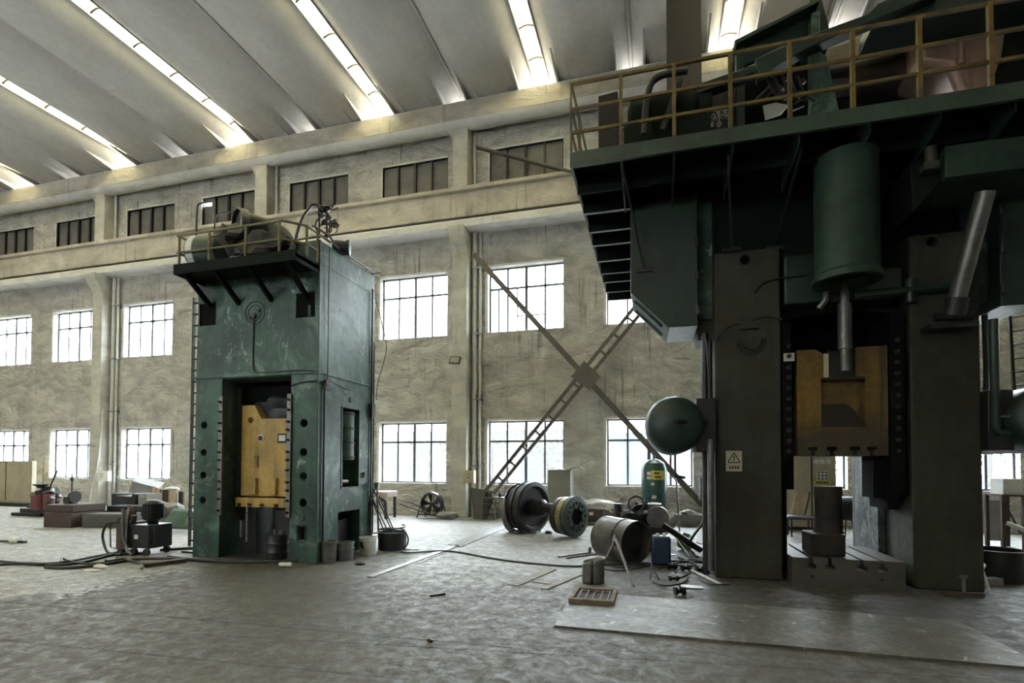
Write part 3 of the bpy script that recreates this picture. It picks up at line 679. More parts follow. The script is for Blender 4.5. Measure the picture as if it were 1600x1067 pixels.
m = MB().cyl(ay(520,354,7.3), ay(526, 352, 7.3), .03); m.build('lamp_head', STEEL, t)
t = thing('electric_motor', 'small black motor on the top edge of the left press', 'motor', tuple(Vector((-5.25, 8.0, 5.2))))
cm = Vector((-5.32, 7.62, 5.31))
MB().loft(cm, Vector((.26, .12, 0)), [(0, .07), (.05, .11), (.8, .11), (.85, .13), (1, .13), (1.05, .06)], 20).build('housing', DARK, t)
MB().box(cm.x, cm.x+.2, cm.y-.05, cm.y+.15, 5.2, 5.24).build('foot', DARK, t)
tag(MB().tube(curve_pts([ay(488,352,7.1), (-5.16, 7.3, 5.33), (-5.16, 7.5, 5.24), (-5.16, 8.2, 5.23), (-5.16, 8.7, 5.23)], 6), .02, 8).build('conduit', STEEL), 'grey conduit laid along the upper side edge of the left press', 'pipe')
tag(MB().tube(curve_pts([(-5.25, 8.7, 5.21), (-5.1, 8.85, 5.3), ay(572, 415, 9.2), ay(582, 450, 9.0), ay(600, 520, 9), ay(603, 550, 9), ay(590, 600, 9), ay(588, 625, 9)], 6), .008, 6).build('cable', DARK), 'thin cable hanging in a loop behind the left press', 'cable')
# ladder
t = thing('ladder', 'dark steel ladder standing on the left side of the left press', 'ladder', (-8.0, 7.9, 0))
lb = fl(296, 853); la = ay(304, 455, lb.y); lb.z = 0; la2 = la+Vector((.17, .0, .0)); 
for s in (0, .3):
    MB().bar(Vector((lb.x+s, lb.y, lb.z)), Vector((la.x+s, la.y, 4.8)), .03, .05).build('rail', DARK, t)
m = MB(); n = 22
for i in range(n):
    q = (i+.5)/n; p = lb.lerp(Vector((la.x, la.y, 4.8)), q); m.cyl(p, p+Vector((.3, 0, 0)), .019, n=8)
m.build('rung', DARK, t)
# ================================================================ right press
q = thing('forging_press', 'huge dark green forging press with overhanging platform, on the right', 'press', (2.4, 8.8, 0))
YF2, YB2 = 7.85, 9.75
A0, A1, B0, B1 = .82, 1.68, 3.21, 3.97
ZO = 3.62
o = MB().box(A0, A1, YF2, YB2, 0, 4.62).build('left_column', GREEN3, q, bevel=.02)
c = MB().cyl(ay(1166, 403, 7.8), ay(1166, 403, 7.8)+Vector((0, .25, 0)), .06, n=20); cut(o, c)
o = MB().prism([(B0, 0), (B1, 0), (B1, 4.6), (B0, 4.6)], 'y', YF2, YB2).build('right_column', GREEN3, q, bevel=.02)
c = MB().cyl(ay(1460, 374, 7.8), ay(1460, 374, 7.8)+Vector((0, .25, 0)), .065, n=20); cut(o, c)
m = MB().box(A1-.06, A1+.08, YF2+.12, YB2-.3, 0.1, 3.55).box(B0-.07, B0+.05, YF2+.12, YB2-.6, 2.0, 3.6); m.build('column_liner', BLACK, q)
# arched crown
arch = [(A0+.05, 3.2)] + [(A1+.02, 3.3), (A1+.04, 3.5), (A1+.14, 3.66), (A1+.35, 3.72), (B0-.35, 3.72), (B0-.14, 3.66), (B0-.04, 3.5), (B0-.02, 3.3)] + [(B1-.05, 3.2), (B1-.05, 5.55), (A0+.05, 5.55)]
MB().prism(arch, 'y', YF2+.30, YB2-.15).build('crown', BLKGREEN, q, bevel=.02)
MB().box(A1, B0, YF2+1.0, YF2+1.1, 2.9, 3.75).build('added_dark_backing', BLACK, q)  # black plate added to keep the gap above the slide dark
MB().box(A1+.05, A1+.55, YF2-.0, YF2+.34, 3.82, 4.5).box(A1+.60, A1+1.45, YF2-.02, YF2+.34, 3.8, 4.2).build('crown_pad', GREEN2, q, bevel=.03)
# side wing boxes with sloping undersides, mirrored left and right
xc = (A0+B1)/2
def wing(s):
    f = (lambda x: x) if s > 0 else (lambda x: 2*xc-x)
    poly = [(-.35, 5.5), (-.35, 4.16), (.19, 3.6), (.60, 3.6), (.60, 5.5)]
    o = MB().prism([(f(x), z) for x, z in poly], 'y', YF2, YF2+1.0).build('side_wing', GREEN2, q, bevel=.012)
    a, b = (-.30, 4.08), (.10, 3.66)
    d = Vector((b[0]-a[0], 0, b[1]-a[1])).normalized(); n = Vector((-d.z, 0, d.x))*-1
    fr = MB()
    for yy0, yy1 in ((YF2+.2, YF2+.24), (YF2+.72, YF2+.76)):
        P1 = Vector((a[0], yy0, a[1])); P2 = Vector((b[0], yy0, b[1]))
        fr.bar(Vector((f(P1.x), yy0, P1.z)), Vector((f(P2.x), yy0, P2.z)), .035)
    fr.build('slot_frame', GREEN, o)
    w = MB().box(min(f(.60), f(A0)), max(f(.60), f(A0)), YF2+.25, YF2+1.0, 3.75, 5.5).build('recess_panel', GREEN, q)
    h = MB()
    for z in (3.75, 4.25, 4.75): h.cyl((f(.59), YF2-.03, z), (f(.59), YF2-.03, z+.12), .03)
    h.cyl((f(.585), YF2-.03, 3.7), (f(.585), YF2-.03, 5.2), .01); h.build('hinge', DARK, o)
wing(1); wing(-1)
MB().box(.62, .82, YF2+.3, YF2+.9, 3.45, 3.74).build('side_box', DARK, q)
# slide, guides
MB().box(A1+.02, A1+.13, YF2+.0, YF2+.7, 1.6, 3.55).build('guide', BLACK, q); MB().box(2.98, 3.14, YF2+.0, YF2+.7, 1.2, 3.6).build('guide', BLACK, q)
for i in range(11):
    z = 1.78+i*.145
    MB().cyl((A1+.09, YF2-.06, z), (A1+.09, YF2+.02, z), .03, n=8).build('bolt', DARK, q); MB().cyl((3.05, YF2-.06, z), (3.05, YF2+.02, z), .026, n=8).build('bolt', DARK, q)
MB().box(A1+.03, A1+.16, YF2-.03, YF2-.0, 3.02, 3.13).build('label_plate', PAPER, q)
MB().box(1.7, 1.86, YF2+.15, YF2+.6, 1.25, 1.8).build('guide_foot', BLACK, q)
MB().box(2.84, 2.98, YF2+.2, YF2+.6, 1.15, 1.75).build('guide_foot', BLACK, q)
MB().box(3.0, 3.14, YF2+.2, YF2+.8, 1.0, 1.9).build('guide_foot', BLACK, q)
MB().box(3.12, 3.21, YF2+.85, YB2-.05, .02, 2.6).build('wear_liner', mat('scoured_grey_liner', (.14,.145,.145,1), (.02,.02,.02,1), 1.0, 2.2, .5, .4, .5, .9, (.4,.42,.42,1), .3, .64), q)
sl = MB().prism([(1.88, 1.72), (2.95, 1.72), (2.95, 3.17), (2.60, 3.17), (2.50, 3.1), (2.2, 3.1), (2.1, 3.17), (1.88, 3.17)], 'y', YF2-.0, YF2+.9).build('slide', YDIRT_SHADE, q)
c = MB().prism([(2.17, 2.1), (2.69, 2.1), (2.69, 2.76), (2.17, 2.76)], 'y', YF2-.1, YF2+.12).box(2.2, 2.58, YF2-.1, YF2+.3, 2.78, 3.3)
for p in ((1270, 712), (1300, 712), (1336, 712), (1363, 712)):
    x = ay(*p, YF2).x; c.box(x-.025, x+.025, YF2-.2, YF2+1, 1.6, 1.84).box(x-.06, x+.06, YF2-.2, YF2+1, 1.79, 1.84)
cut(sl, c)
MB().prism([(2.17, 2.1), (2.69, 2.1), (2.55, 2.36), (2.46, 2.42), (2.17, 2.42)], 'y', YF2+.03, YF2+.11).build('pocket_step', DIER, sl)
MB().box(2.26, 2.56, YF2+.02, YF2+.28, 2.76, 3.14).box(2.18, 2.68, YF2-.03, YF2+.1, 2.74, 2.77).build('clamp_block', DARK, sl)
MB().box(2.2, 2.26, YF2-.01, YF2+.02, 2.78, 3.1).build('wear_strip', mat('worn_bare_strip', (.5,.42,.28,1), None, .4, 5, .5, .3), sl)
xr = ay(1322, 500, YF2-.1).x
MB().loft((xr, YF2-.05, 2.85), (0,0,1.45), [(0,.055),(.2,.055),(.2,.085),(.62,.085),(.62,.055),(.8,.055),(.8,.045),(1,.045)], 16).build('piston_rod', STEEL, q)
MB().cyl((xr-.22, YF2+.05, 3.9), (xr-.22, YF2+.05, 4.1), .06).tube(curve_pts([(xr-.22, YF2+.02, 4.1), (xr-.22, YF2-.05, 3.85), (xr-.3, YF2-.02, 3.72)]), .045, 8).build('pipe', STEEL, q)
# hanging main cylinder
cx, cy = ay(1323, 445, 7.46).x, 7.46
zb = 3.93
MB().loft((cx, cy, zb), (0,0,1.6), [(.1, .31), (0, .31), (0, .39), (.05, .39), (.07, .36), (1, .36)], 40, False).build('main_cylinder', CYLG, q)
MB().cyl((cx, cy, zb+.12), (cx, cy, zb+.14), .32, n=32).build('piston_face', BLACK, q)
# pipes on the crown face
MB().tube([(2.55, YF2-.06, 3.86), (3.75, YF2-.1, 3.86)], .05, 12).cyl((3.2, YF2-.06, 3.7), (3.2, YF2-.06, 4.0), .07).cyl((3.72, YF2-.1, 3.86), (3.72, YF2+.05, 3.86), .06).build('pipe', GREEN2, q)
ra, rb = ay(1540, 300, 7.25), ay(1490, 487, 7.6)
MB().cyl(rb, ra, .095, n=20).build('cylinder_strut', STEEL, q)
MB().cyl(rb+Vector((0,0,-.05)), rb.lerp(ra, .12), .12, n=20).box(rb.x-.25, rb.x+.25, rb.y-.03, 7.86, rb.z-.2, rb.z-.14).cyl(rb+Vector((-.2,0,-.06)), rb+Vector((.2,0,-.06)), .05).build('clevis', DARK, q)
# cables on the left column
m = MB()
for r_ in (.13, .16, .19):
    m.tube([(1.3+r_*cos(t_), YF2-.02, 3.38-r_*.2+r_*sin(t_)*1.1) for t_ in [pi+i*pi/12 for i in range(13)]], .009, 6)
m.tube(curve_pts([(.82, YF2-.02, 3.35), (1.0, YF2-.02, 3.55), (1.25, YF2-.02, 3.6), (1.5, YF2-.02, 3.66), (1.7, YF2-.02, 3.6)]), .012, 6)
m.box(1.15, 1.4, YF2-.05, YF2, 3.5, 3.6).tube(curve_pts([(1.35, YF2-.02, 4.0), (1.5, YF2-.02, 4.15), (2.0, YF2-.02, 4.2)]), .012, 6).build('cable_coil', RUBBER, q)
# warning plate
w = MB().box(.96, 1.17, YF2-.012, YF2-.001, 1.5, 1.79).build('warning_sign', mat('faded_beige_sign', (.42,.37,.29,1), (.25,.2,.15,1), .4, 12, .7), q)
m = MB(); T = [(1.065, 1.765), (.985, 1.625), (1.145, 1.625)]
for i in range(3):
    u, v = T[i], T[(i+1)%3]; m.bar((u[0], YF2-.015, u[1]), (v[0], YF2-.015, v[1]), .014, .006, upv=(0,1,0))
m.box(1.058, 1.072, YF2-.02, YF2-.012, 1.66, 1.72).box(1.058, 1.072, YF2-.02, YF2-.012, 1.64, 1.652)
for i in range(4): m.box(1.0+i*.035, 1.025+i*.035, YF2-.018, YF2-.012, 1.535, 1.575)
m.build('warning_mark', INK, w)
# tanks on brackets on both flanks
def tank(s):
    f = (lambda x: x) if s > 0 else (lambda x: 2*xc-x)
    x = f(.26)
    o = MB().loft((x, 7.45, 2.16), (0, 1, 0), [(0, .05), (.015, .16), (.05, .28), (.11, .36), (.2, .40), (.3, .41), (1.7, .41), (1.9, .3), (1.95, .05)], 40).build('pressure_tank', GREEN2, q)
    MB().cyl((x, 7.36, 2.18), (x, 7.46, 2.18), .035).cyl((x, 7.38, 2.18), (f(.70), 7.7, 2.19), .03).build('tank_pipe', DARK, o)
    MB().box(min(f(.56), f(A0)), max(f(.56), f(A0)), 7.72, 8.5, 1.78, 2.53).build('tank_bracket', DARK, q, bevel=.01)
    MB().cyl((x+.02, 8.0, 1.8), (x+.02, 8.0, 1.4), .015).cyl((x+.02, 8.0, 1.42), (x+.16, 8.0, 1.40), .02).build('drain_cock', DARK, o)
tank(1); tank(-1)
MB().cyl((.745, 7.72, .12), (.745, 7.72, 1.95), .045, n=14).build('riser_pipe', STEEL, q)
MB().cyl((.70, 7.95, 0.02), (.70, 7.95, 3.5), .05).cyl((.80, 8.2, .02), (.80, 8.2, 3.5), .03).tube(curve_pts([(.70, 7.9, 3.5), (.72, 7.8, 3.2), (.74, 7.8, 2.6), (.72, 7.8, 1.5)]), .012, 6).build('riser_pipe', DARK, q)
MB().tube([(4.03, 7.7, 3.4), (4.03, 7.7, 2.05), (4.06, 7.7, 2.0), (5.2, 7.7, 2.02)], .05, 12).build('riser_pipe', GREEN2, q)
# bolster with T slots
bo = MB().box(1.76, 3.06, 7.70, 9.0, .0, .36).build('bolster', mat('grey_brown_cast_bolster', (.095,.088,.076,1), (.045,.04,.034,1), .6, 3, .55, .3, .2), q, bevel=.008)
c = MB()
for px in (1268, 1297, 1347, 1379):
    x = ay(px, 880, 7.70).x; c.box(x-.022, x+.022, 7.5, 9.2, .26, .4).box(x-.055, x+.055, 7.5, 9.2, .22, .28)
c.cyl((2.0, 7.6, .12), (2.0, 7.8, .12), .02).cyl((2.8, 7.6, .12), (2.8, 7.8, .12), .02)
cut(bo, c)
bo.modifiers.clear()
# platform
PZ, PX0, PX1, PY0, PY1 = 5.80, -1.10, 6.2, 6.85, 12.7
pl_ = MB().box(PX0, PX1, PY0, PY1, PZ-.03, PZ).build('platform', BLKGREEN, q)
MB().box(PX0, PX1, PY0-.01, PY0+.04, PZ-.19, PZ+.005).box(PX0-.002, PX0+.03, PY0, PY1, PZ-.17, PZ+.005).build('edge_beam', mat('mid_green_fascia_paint', (.045,.075,.052,1), (.015,.02,.015,1), .8, 1.5, .5, 0, .1), pl_)
for y in (7.35, 7.98, 8.65, 9.2, 9.95, 10.62, 11.14, 11.8, 12.4):
    xe = -.36 if y > 7.8 else PX1
    j = MB().box(PX0+.03, xe, y, y+.02, PZ-.30, PZ-.03).build('joist', BLKGREEN, pl_)
    MB().box(PX0+.03, xe, y-.01, y+.03, PZ-.312, PZ-.30).build('joist_flange', GREYP if y > 7.8 else BLKGREEN, j)  # paler rear flanges imitate window light along their edges
for x in (-.42, .25, .95, 1.7, 2.45, 3.15, 3.85, 4.55, 5.2): MB().prism([(PY0+.04, PZ-.03), (PY0+.04, PZ-.28), (PY0+.12, PZ-.32), (7.8, PZ-.45), (7.8, PZ-.03)], 'x', x-.01, x+.01).build('gusset', GREEN2, pl_)
MB().box(-.36, 5.2, YF2+.0, YB2+.6, 5.5, 5.77).build('crown_cap', BLKGREEN, q)
for a_, b_ in (((-.40, PY0+.1, 5.5), (-.15, YF2-.02, 4.5)), ((.9, PY0+.1, 5.5), (1.05, YF2-.05, 4.66)), ((1.75, PY0+.15, 5.5), (1.68, YF2+.28, 4.75))):
    sr = MB().bar(a_, b_, .028).build('stay_rod', DARK, pl_)
    MB().box(b_[0]-.12, b_[0]+.12, b_[1]-.02, b_[1]+.04, b_[2]-.05, b_[2]).build('stay_foot', DARK, sr)
# bracket beam upper right
MB().box(3.26, 5.4, 7.05, 7.9, 4.94, 5.31).build('beam_bracket', CYLG, q, bevel=.01)
MB().prism([(2.98, 4.62), (3.26, 4.94), (3.26, 5.31), (2.95, 5.2)], 'y', 7.15, 7.85).build('beam_nose', BLKGREEN, q, bevel=.01)
MB().cyl((3.14, 7.1, 5.12), (3.14, 7.1, 5.34), .06).box(3.04, 3.2, 7.02, 7.15, 5.05, 5.14).build('lug', GREEN3, q)
# rail of the platform
rr = MB()
RP = lambda z: [(PX0+.02, PY1-.1, z), (PX0+.02, PY0+.02, z), (PX1-.05, PY0+.02, z)]
ro = MB()
for z in (6.76, 6.41, 6.09):
    ro.bar((PX0, PY0+.02, z), (PX1-.05, PY0+.02, z), .036).bar((PX0+.02, PY0, z), (PX0+.02, 9.0, z), .03)
ro = ro.build('guard_rail', YRAIL, q)
for i in range(10): MB().box(PX0+i*.674-.022 if i else PX0, PX0+i*.674+.022, PY0-.005, PY0+.05, 5.70 if i else 5.8, 6.77).build('rail_post', YRAIL, ro)
MB().box(PX0, PX0+.04, 8.4, 8.44, 5.8, 6.77).box(PX0, PX0+.04, 7.6, 7.64, 5.8, 6.77).build('rail_post', YRAIL, ro)
# ---- machinery on the platform
def yprism(name, px, y0, y1, mat_, parent=None, bevel=.01):
    pts = [ay(a, b, y0) for a, b in px]
    return MB().prism([(p.x, p.z) for p in pts], 'y', y0, y1).build(name, mat_, parent, bevel=bevel)
a, b = ay(1042, 60, 10.2), ay(1096, 60, 10.2)
tag(MB().box(a.x, b.x, 10.2, 10.6, 5.8, 12.5).build('steel_duct', BROWN, bevel=.01), 'tall flat dark brown duct rising from the right press platform to the roof', 'duct')
t = thing('lifting_gallows', 'green boxed gallows beam on twin posts above the right press platform', 'gantry', (2.0, 8.4, 5.8))
pl2 = yprism('side_plate', [(1150,64),(1262,6),(1270,10),(1270,50),(1160,104)], 8.3, 8.36, GREEN2, t)
c = MB()
for p_, r_ in (((1173,56),.06),((1257,22),.06)):
    p0 = ay(*p_, 8.3); c.cyl(p0+Vector((0,-.2,0)), p0+Vector((0,.3,0)), r_, n=16)
cut(pl2, c)
yprism('top_flange', [(1147,63),(1278,-3),(1281,2),(1150,69)], 8.1, 8.75, GREEN2, t)
yprism('end_plate', [(1266,-2),(1283,-8),(1300,60),(1292,76),(1266,60)], 8.28, 8.8, GREEN2, t)
yprism('post', [(1268,20),(1281,16),(1281,180),(1268,183)], 8.1, 8.3, GREEN, t)
yprism('post', [(1150,70),(1164,66),(1164,200),(1150,202)], 8.25, 8.4, GREEN2, t)
yprism('post_gusset', [(1281,80),(1292,88),(1312,175),(1281,180)], 8.1, 8.16, GREEN, t)
t = thing('motor_support_beam', 'long sloping dark green beam crossing behind the yellow platform rail', 'beam', (1.5, 8.0, 5.8))
yprism('beam_web', [(1040,152),(1100,128),(1180,100),(1180,112),(1100,142),(1042,162)], 7.8, 8.0, GREEN2, t)
yprism('beam_web', [(1180,92),(1250,60),(1355,22),(1370,8),(1470,-30),(1470,-12),(1372,28),(1262,75),(1185,118)], 7.85, 8.05, GREEN2, t)
yprism('upper_box', [(1370,6),(1480,-40),(1640,-60),(1640,-12),(1500,18),(1366,36)], 8.0, 8.6, GREEN2, t)
t = thing('flywheel_guard', 'rosy rusted flywheel guard behind the platform rail at top right', 'guard', (3.3, 8.8, 5.8))
yprism('belt_cover', [(1293,74),(1340,58),(1434,24),(1432,70),(1410,76),(1404,84),(1293,112)], 8.9, 9.25, mat('dusty_beige_guard', (.34,.29,.23,1), (.14,.11,.09,1), .7, 1.5, .6, 0, .1), t, .03)
yprism('lower_cover', [(1293,112),(1432,80),(1500,70),(1500,140),(1400,112),(1293,122)], 9.0, 9.5, RUST, t, .03)
cg = ay(1500, 75, 9.2)
def bell(u, v):
    a_ = u*2*pi
    prof = [(0, .05), (.0, .3), (.06, .45), (.2, .55), (.5, .62), (.62, .74), (.68, .78), (.9, .78)]
    i = min(int(v*7), 6); w = v*7-i
    y = prof[i][0]*(1-w)+prof[i+1][0]*w; R = prof[i][1]*(1-w)+prof[i+1][1]*w
    return Vector((cg.x+R*cos(a_), 8.7+y, cg.z-.1+R*sin(a_)*1.0))
yprism('guard_shell', [(1434,40),(1500,12),(1582,-6),(1571,80),(1548,144),(1500,148),(1482,104),(1436,98)], 8.62, 9.4, PINK, t, .09)
MB().tube(curve_pts([ay(1478,60,8.6), ay(1482,42,8.6), ay(1494,38,8.6), ay(1502,50,8.6), ay(1503,100,8.6)]), .045, 10).build('lube_pipe', PINK, t)
tag(yprism('machinery_housing', [(1300,118),(1500,108),(1536,150),(1536,190),(1300,200)], 9.6, 10.5, BLACK, None, .02), 'black housing below the rosy flywheel guard on the platform', 'machinery')
tag(yprism('machinery_housing', [(1570,-20),(1680,-40),(1680,150),(1548,150)], 8.7, 10.5, BLACK, None, .02), 'black tall housing at the far right end of the platform', 'machinery')
tag(yprism('control_cabinet', [(935,150),(965,142),(965,232),(935,238)], 7.9, 8.5, DIER, None, .01), 'dark rusty cabinet at the left end of the right press platform', 'cabinet')
t = thing('drive_motor', 'dark green drive motor behind the left rail bays of the platform', 'motor', (0, 8.2, 5.8))
c0 = ay(1018, 190, 8.1)
MB().loft(c0+Vector((-.35,0,0)), (1.2, 0, 0), [(0,.2),(.05,.34),(.3,.36),(.8,.36),(.85,.3),(1,.28)], 28).build('housing', BLKGREEN, t)
MB().box(c0.x-.4, c0.x+.9, 7.8, 8.5, 5.8, c0.z-.2).build('base', BLKGREEN, t)
MB().tube(curve_pts([c0+Vector((-.1,-.5,-.5)), c0+Vector((-.05,-.5,.1)), c0+Vector((.1,-.45,.35)), c0+Vector((.5,-.4,.4))]), .05, 10).build('hose', RUBBER, t)
MB().bar(c0+Vector((.15,-.45,-.45)), c0+Vector((.4,-.45,.25)), .07).build('lever', DARK, t)
tag(yprism('gear_housing', [(1056,150),(1150,128),(1150,200),(1056,214)], 8.2, 9.4, DARK, None, .03), 'black gear housing in the middle of the platform', 'machinery')
t = thing('valve_bank', 'grimy valve bank with chains between the gallows posts', 'valve', (1.6, 8.0, 5.8))
rnd = random.Random(9)
for i in range(14):
    p0 = ay(rnd.uniform(1200, 1262), rnd.uniform(100, 170), 8.2); MB().cyl(p0, p0+Vector((rnd.uniform(-.2,.2), 0, rnd.uniform(-.2,.2))), rnd.uniform(.03, .07), n=10).build('valve', DARK, t)
m = MB().box(ay(1190,170,8.3).x, ay(1266,170,8.3).x, 8.3, 8.8, 5.8, 6.25).build('block', DARK, t)
m = MB()
for i in range(5):
    p0 = ay(1198+i*12, 120, 8.05); m.tube(curve_pts([p0, p0+Vector((.06,-.05,-.25)), p0+Vector((.2,-.02,-.4)), p0+Vector((.25,.1,-.2))]), .018, 6)
m.build('hose', RUBBER, t)
tag(yprism('crumpled_sheet', [(1192,165),(1212,160),(1232,164),(1220,178),(1196,186)], 7.9, 7.93, GREYP, None, 0), 'crumpled pale sheet lying on the platform behind the rail', 'sheet')
tag(yprism('added_backing_box', [(1152,112),(1266,74),(1266,206),(1152,228)], 8.95, 9.5, BLACK, None, .02), 'black backing box added behind the gallows posts', 'machinery')  # box added to turn the bright background there black
# chain links hanging at the rail
t = thing('chain_heap', 'small heap of chain hanging behind the middle rail bay', 'chain', tuple(ay(1125, 190, 7.7)))
m = MB()
for i in range(26):
    p0 = ay(1112+rnd.uniform(0, 26), 165+rnd.uniform(0, 30), 7.7+rnd.uniform(-.05,.05)); a_ = rnd.random()*pi
    m.tube([p0+Vector((.022*cos(k*pi/4)*cos(a_), .022*cos(k*pi/4)*sin(a_), .03*sin(k*pi/4))) for k in range(8)], .006, 5, True)
m.build('chain', STEEL, t)
# die pedestal standing on the bolster
t = thing('die_pedestal', 'rusty round die post on a square block on the bolster', 'die', (2.3, 8.0, .36))
x0, x1 = ay(1268, 850, 7.85).x, ay(1322, 850, 7.85).x
MB().box(x0, x1, 7.85, 8.35, .365, .66).build('block', DIER, t, bevel=.02)
xa = (ay(1277, 800, 8.1).x + ay(1311, 800, 8.1).x)/2
MB().loft((xa, 8.1, .66), (0,0,.64), [(0,.19),(.05,.175),(.3,.175),(.31,.165),(.78,.165),(.79,.172),(1,.172)], 28).build('post', DIER, t)
# ================================================================ loose things on the floor
def V(x, y, z=0): return Vector((x, y, z))
def cylthing(name, label, cat, mat_, px, py, r, h, wall=.012, group=None, taper=1.0, bands=(), y=None, filled=True):
    c = fl(px, py) + Vector((0, r, 0)) if y is None else V(ay(px, py, y).x, y)
    t = thing(name, label, cat, (c.x, c.y, 0), group)
    prof = [(0, r*taper), (1, r), (1, r-wall), (.06, r*taper-wall), (.05, .001)]
    MB().loft((c.x, c.y, 0), (0, 0, h), prof, 32, False).build('body', mat_, t)
    if bands:
        m = MB()
        for b in bands: m.loft((c.x, c.y, h*b), (0,0,.02), [(0, r+.001), (.2, r+.012), (.8, r+.012), (1, r+.001)], 32, False)
        m.build('band', mat_, t)
    return t, c
GP = 'pails beside the left press'
cylthing('pail', 'dark upright pail, leftmost of the pails at the corner of the left press', 'bucket', STEEL, 505, 880, .14, .34, taper=.9, bands=(.93,), group=GP)
cylthing('pail', 'middle grey pail with rolled rim beside the left press', 'bucket', STEEL, 530, 877, .15, .30, taper=.9, bands=(.93,.6), group=GP)
t, c = cylthing('paint_pail', 'dirty white paint pail, rightmost pail beside the left press', 'bucket', WHITECLOTH, 568, 868, .145, .30, taper=.88, bands=(.95,.8))
MB().blob((c.x-.03, c.y-.10, .18), .07, 2, (1,.6,1.2), .6, 2).build('paint_spill', DARK, t)
t, c = cylthing('round_tub', 'wide dark round tub holding rods and hoses behind the pails', 'tub', DARK, 602, 861, .26, .32, taper=1, bands=(.95,))
MB().loft((c.x, c.y, .28), (0,0,.01), [(0,.24),(1,.24)], 28).build('oil_fill', BLACK, t)
ts = c
for i, (dx, px, py) in enumerate(((-.1, 572, 660), (.0, 578, 770), (.08, 583, 762), (.13, 592, 775))):
    top = ay(px, py if i else 755, c.y+.05)
    tag(MB().cyl((c.x+dx, c.y, .15), top, .012, n=8).build('steel_rod', DARK), ('tallest thin rod','left slanting thin rod','middle slanting thin rod','right slanting thin rod')[i]+' standing in the round tub', 'rod', 'rods in the round tub')
tag(MB().tube(curve_pts([(c.x+.1, c.y-.1, .30), (c.x+.27, c.y-.1, .36), (c.x+.38, c.y-.12, .25), (c.x+.38, c.y-.15, .12), (c.x+.3, c.y-.2, .03), (c.x+.5, c.y-.4, .02)]+[fl(*p)+V(0,0,.015) for p in ((700,862),(760,872),(800,878),(860,884),(905,886),(960,883),(1010,884))]), .014, 8).build('hose', RUBBER), 'long black hose running from the round tub across the floor to the drum', 'hose')
tag(MB().tube([(c.x+.24*cos(a_*.3), c.y+.24*sin(a_*.3), .33+.004*a_) for a_ in range(26)], .014, 8).build('hose', RUBBER), 'black hose coiled on the rim of the round tub', 'hose')
tag(MB().cyl((c.x-.26, c.y-.05, .2), (c.x-.3, c.y-.05, 1.15), .018).box(c.x-.34, c.x-.26, c.y-.09, c.y-.01, 1.12, 1.24).build('switch_post', STEEL), 'grey post with a small switch box beside the left press', 'post')
MBh = MB()
tag(MB().tube(curve_pts([(c.x-.3, c.y-.05, 1.15), (c.x-.42, c.y-.1, .9), (c.x-.44, c.y-.1, .5), (c.x-.35, c.y-.1, .3), (c.x-.2, c.y-.1, .33)]), .012, 6).build('hose', RUBBER), 'black hose drooping from the switch post into the round tub', 'hose')
# debris near
def chunk(name, label, cat, px, py, r, m_, sq=(1,1,.5), seed=1, amp=.5):
    p = fl(px, py); return tag(MB().blob((p.x, p.y, r*sq[2]*.8), r, seed, sq, amp, 2).build(name, m_), label, cat)
p = fl(443, 886)
t = thing('plastic_bottle', 'crushed pale bottle with red cap lying in front of the left press', 'bottle', tuple(p))
MB().loft(p+V(-.09,0,.035), (.19, .05, 0), [(0,.012),(.1,.03),(.3,.035),(.55,.028),(.85,.035),(1,.03)], 14).build('body', PAPER, t)
MB().cyl(p+V(-.12,-.01,.035), p+V(-.09,0,.035), .016, n=12).build('cap', RED, t)
chunk('metal_scrap', 'small dark lump of scrap right of the pails', 'scrap', 563, 882, .07, DARK, (1.3,.6,.3), 3)
chunk('metal_scrap', 'small dark scrap piece lying alone in front of the crankshaft', 'scrap', 857, 834, .08, DARK, (1,.8,.5), 4)
chunk('metal_scrap', 'tiny dark scrap piece on the open foreground floor', 'scrap', 672, 1003, .03, DARK, (1.1,.8,.6), 5)
p = fl(683, 931); tag(MB().bar(p+V(-.07,-.06,.012), p+V(.07,.08,.012), .02).build('iron_offcut', DARK), 'short black iron offcut on the open floor right of centre', 'scrap')
p = fl(642, 858); tag(MB().box(p.x-.3, p.x+.15, p.y-.05, p.y+.03, 0, .015).build('pale_board', WHITECLOTH), 'thin pale strip lying right of the round tub', 'strip')
# long steel strip inlaid in floor
a, b, c2, d = fl(575, 903), fl(600, 893), fl(800, 814), fl(780, 818)
tag(MB().bar(fl(578,902)+V(0,0,.006), fl(716,852)+V(0,0,.006), .10, .012).build('flat_bar', STEEL), 'long flat steel bar lying on the floor from the left press towards the crankshaft', 'bar')
tag(MB().prism([(v.x, v.y) for v in (fl(700,851), fl(720,855), fl(815,815), fl(800,812))], 'z', 0, .012).build('cover_plate', PLATE), 'pale trench cover plate running up to the crankshaft', 'plate')
PC = mat('pale_dusty_strip', (.30,.29,.27,1), (.16,.15,.13,1), .6, 4, .9, 0, .2, spec=.2)
m = MB()
for (a_, b_, w_) in (((802,915),(862,890),.15), ((850,921),(908,897),.10), ((832,909),(860,913),.05)): m.bar(fl(*a_)+V(0,0,.006), fl(*b_)+V(0,0,.006), w_, .012)
tag(m.build('angle_frame', PC), 'thin pale angled frame lying flat left of the scrap bin', 'frame')
# big scuffed floor plate of the right bay
e1, e2, e3 = fl(866, 980), fl(893, 932), fl(1640, 1048)
pth = MB().prism([(e1.x, e1.y), (e3.x, e1.y), (e3.x, 6.3), (e2.x, e2.y+.2)], 'z', 0, .02)
tag(pth.build('floor_plate', PLATE), 'large scuffed steel floor plate in front of the right press', 'plate')
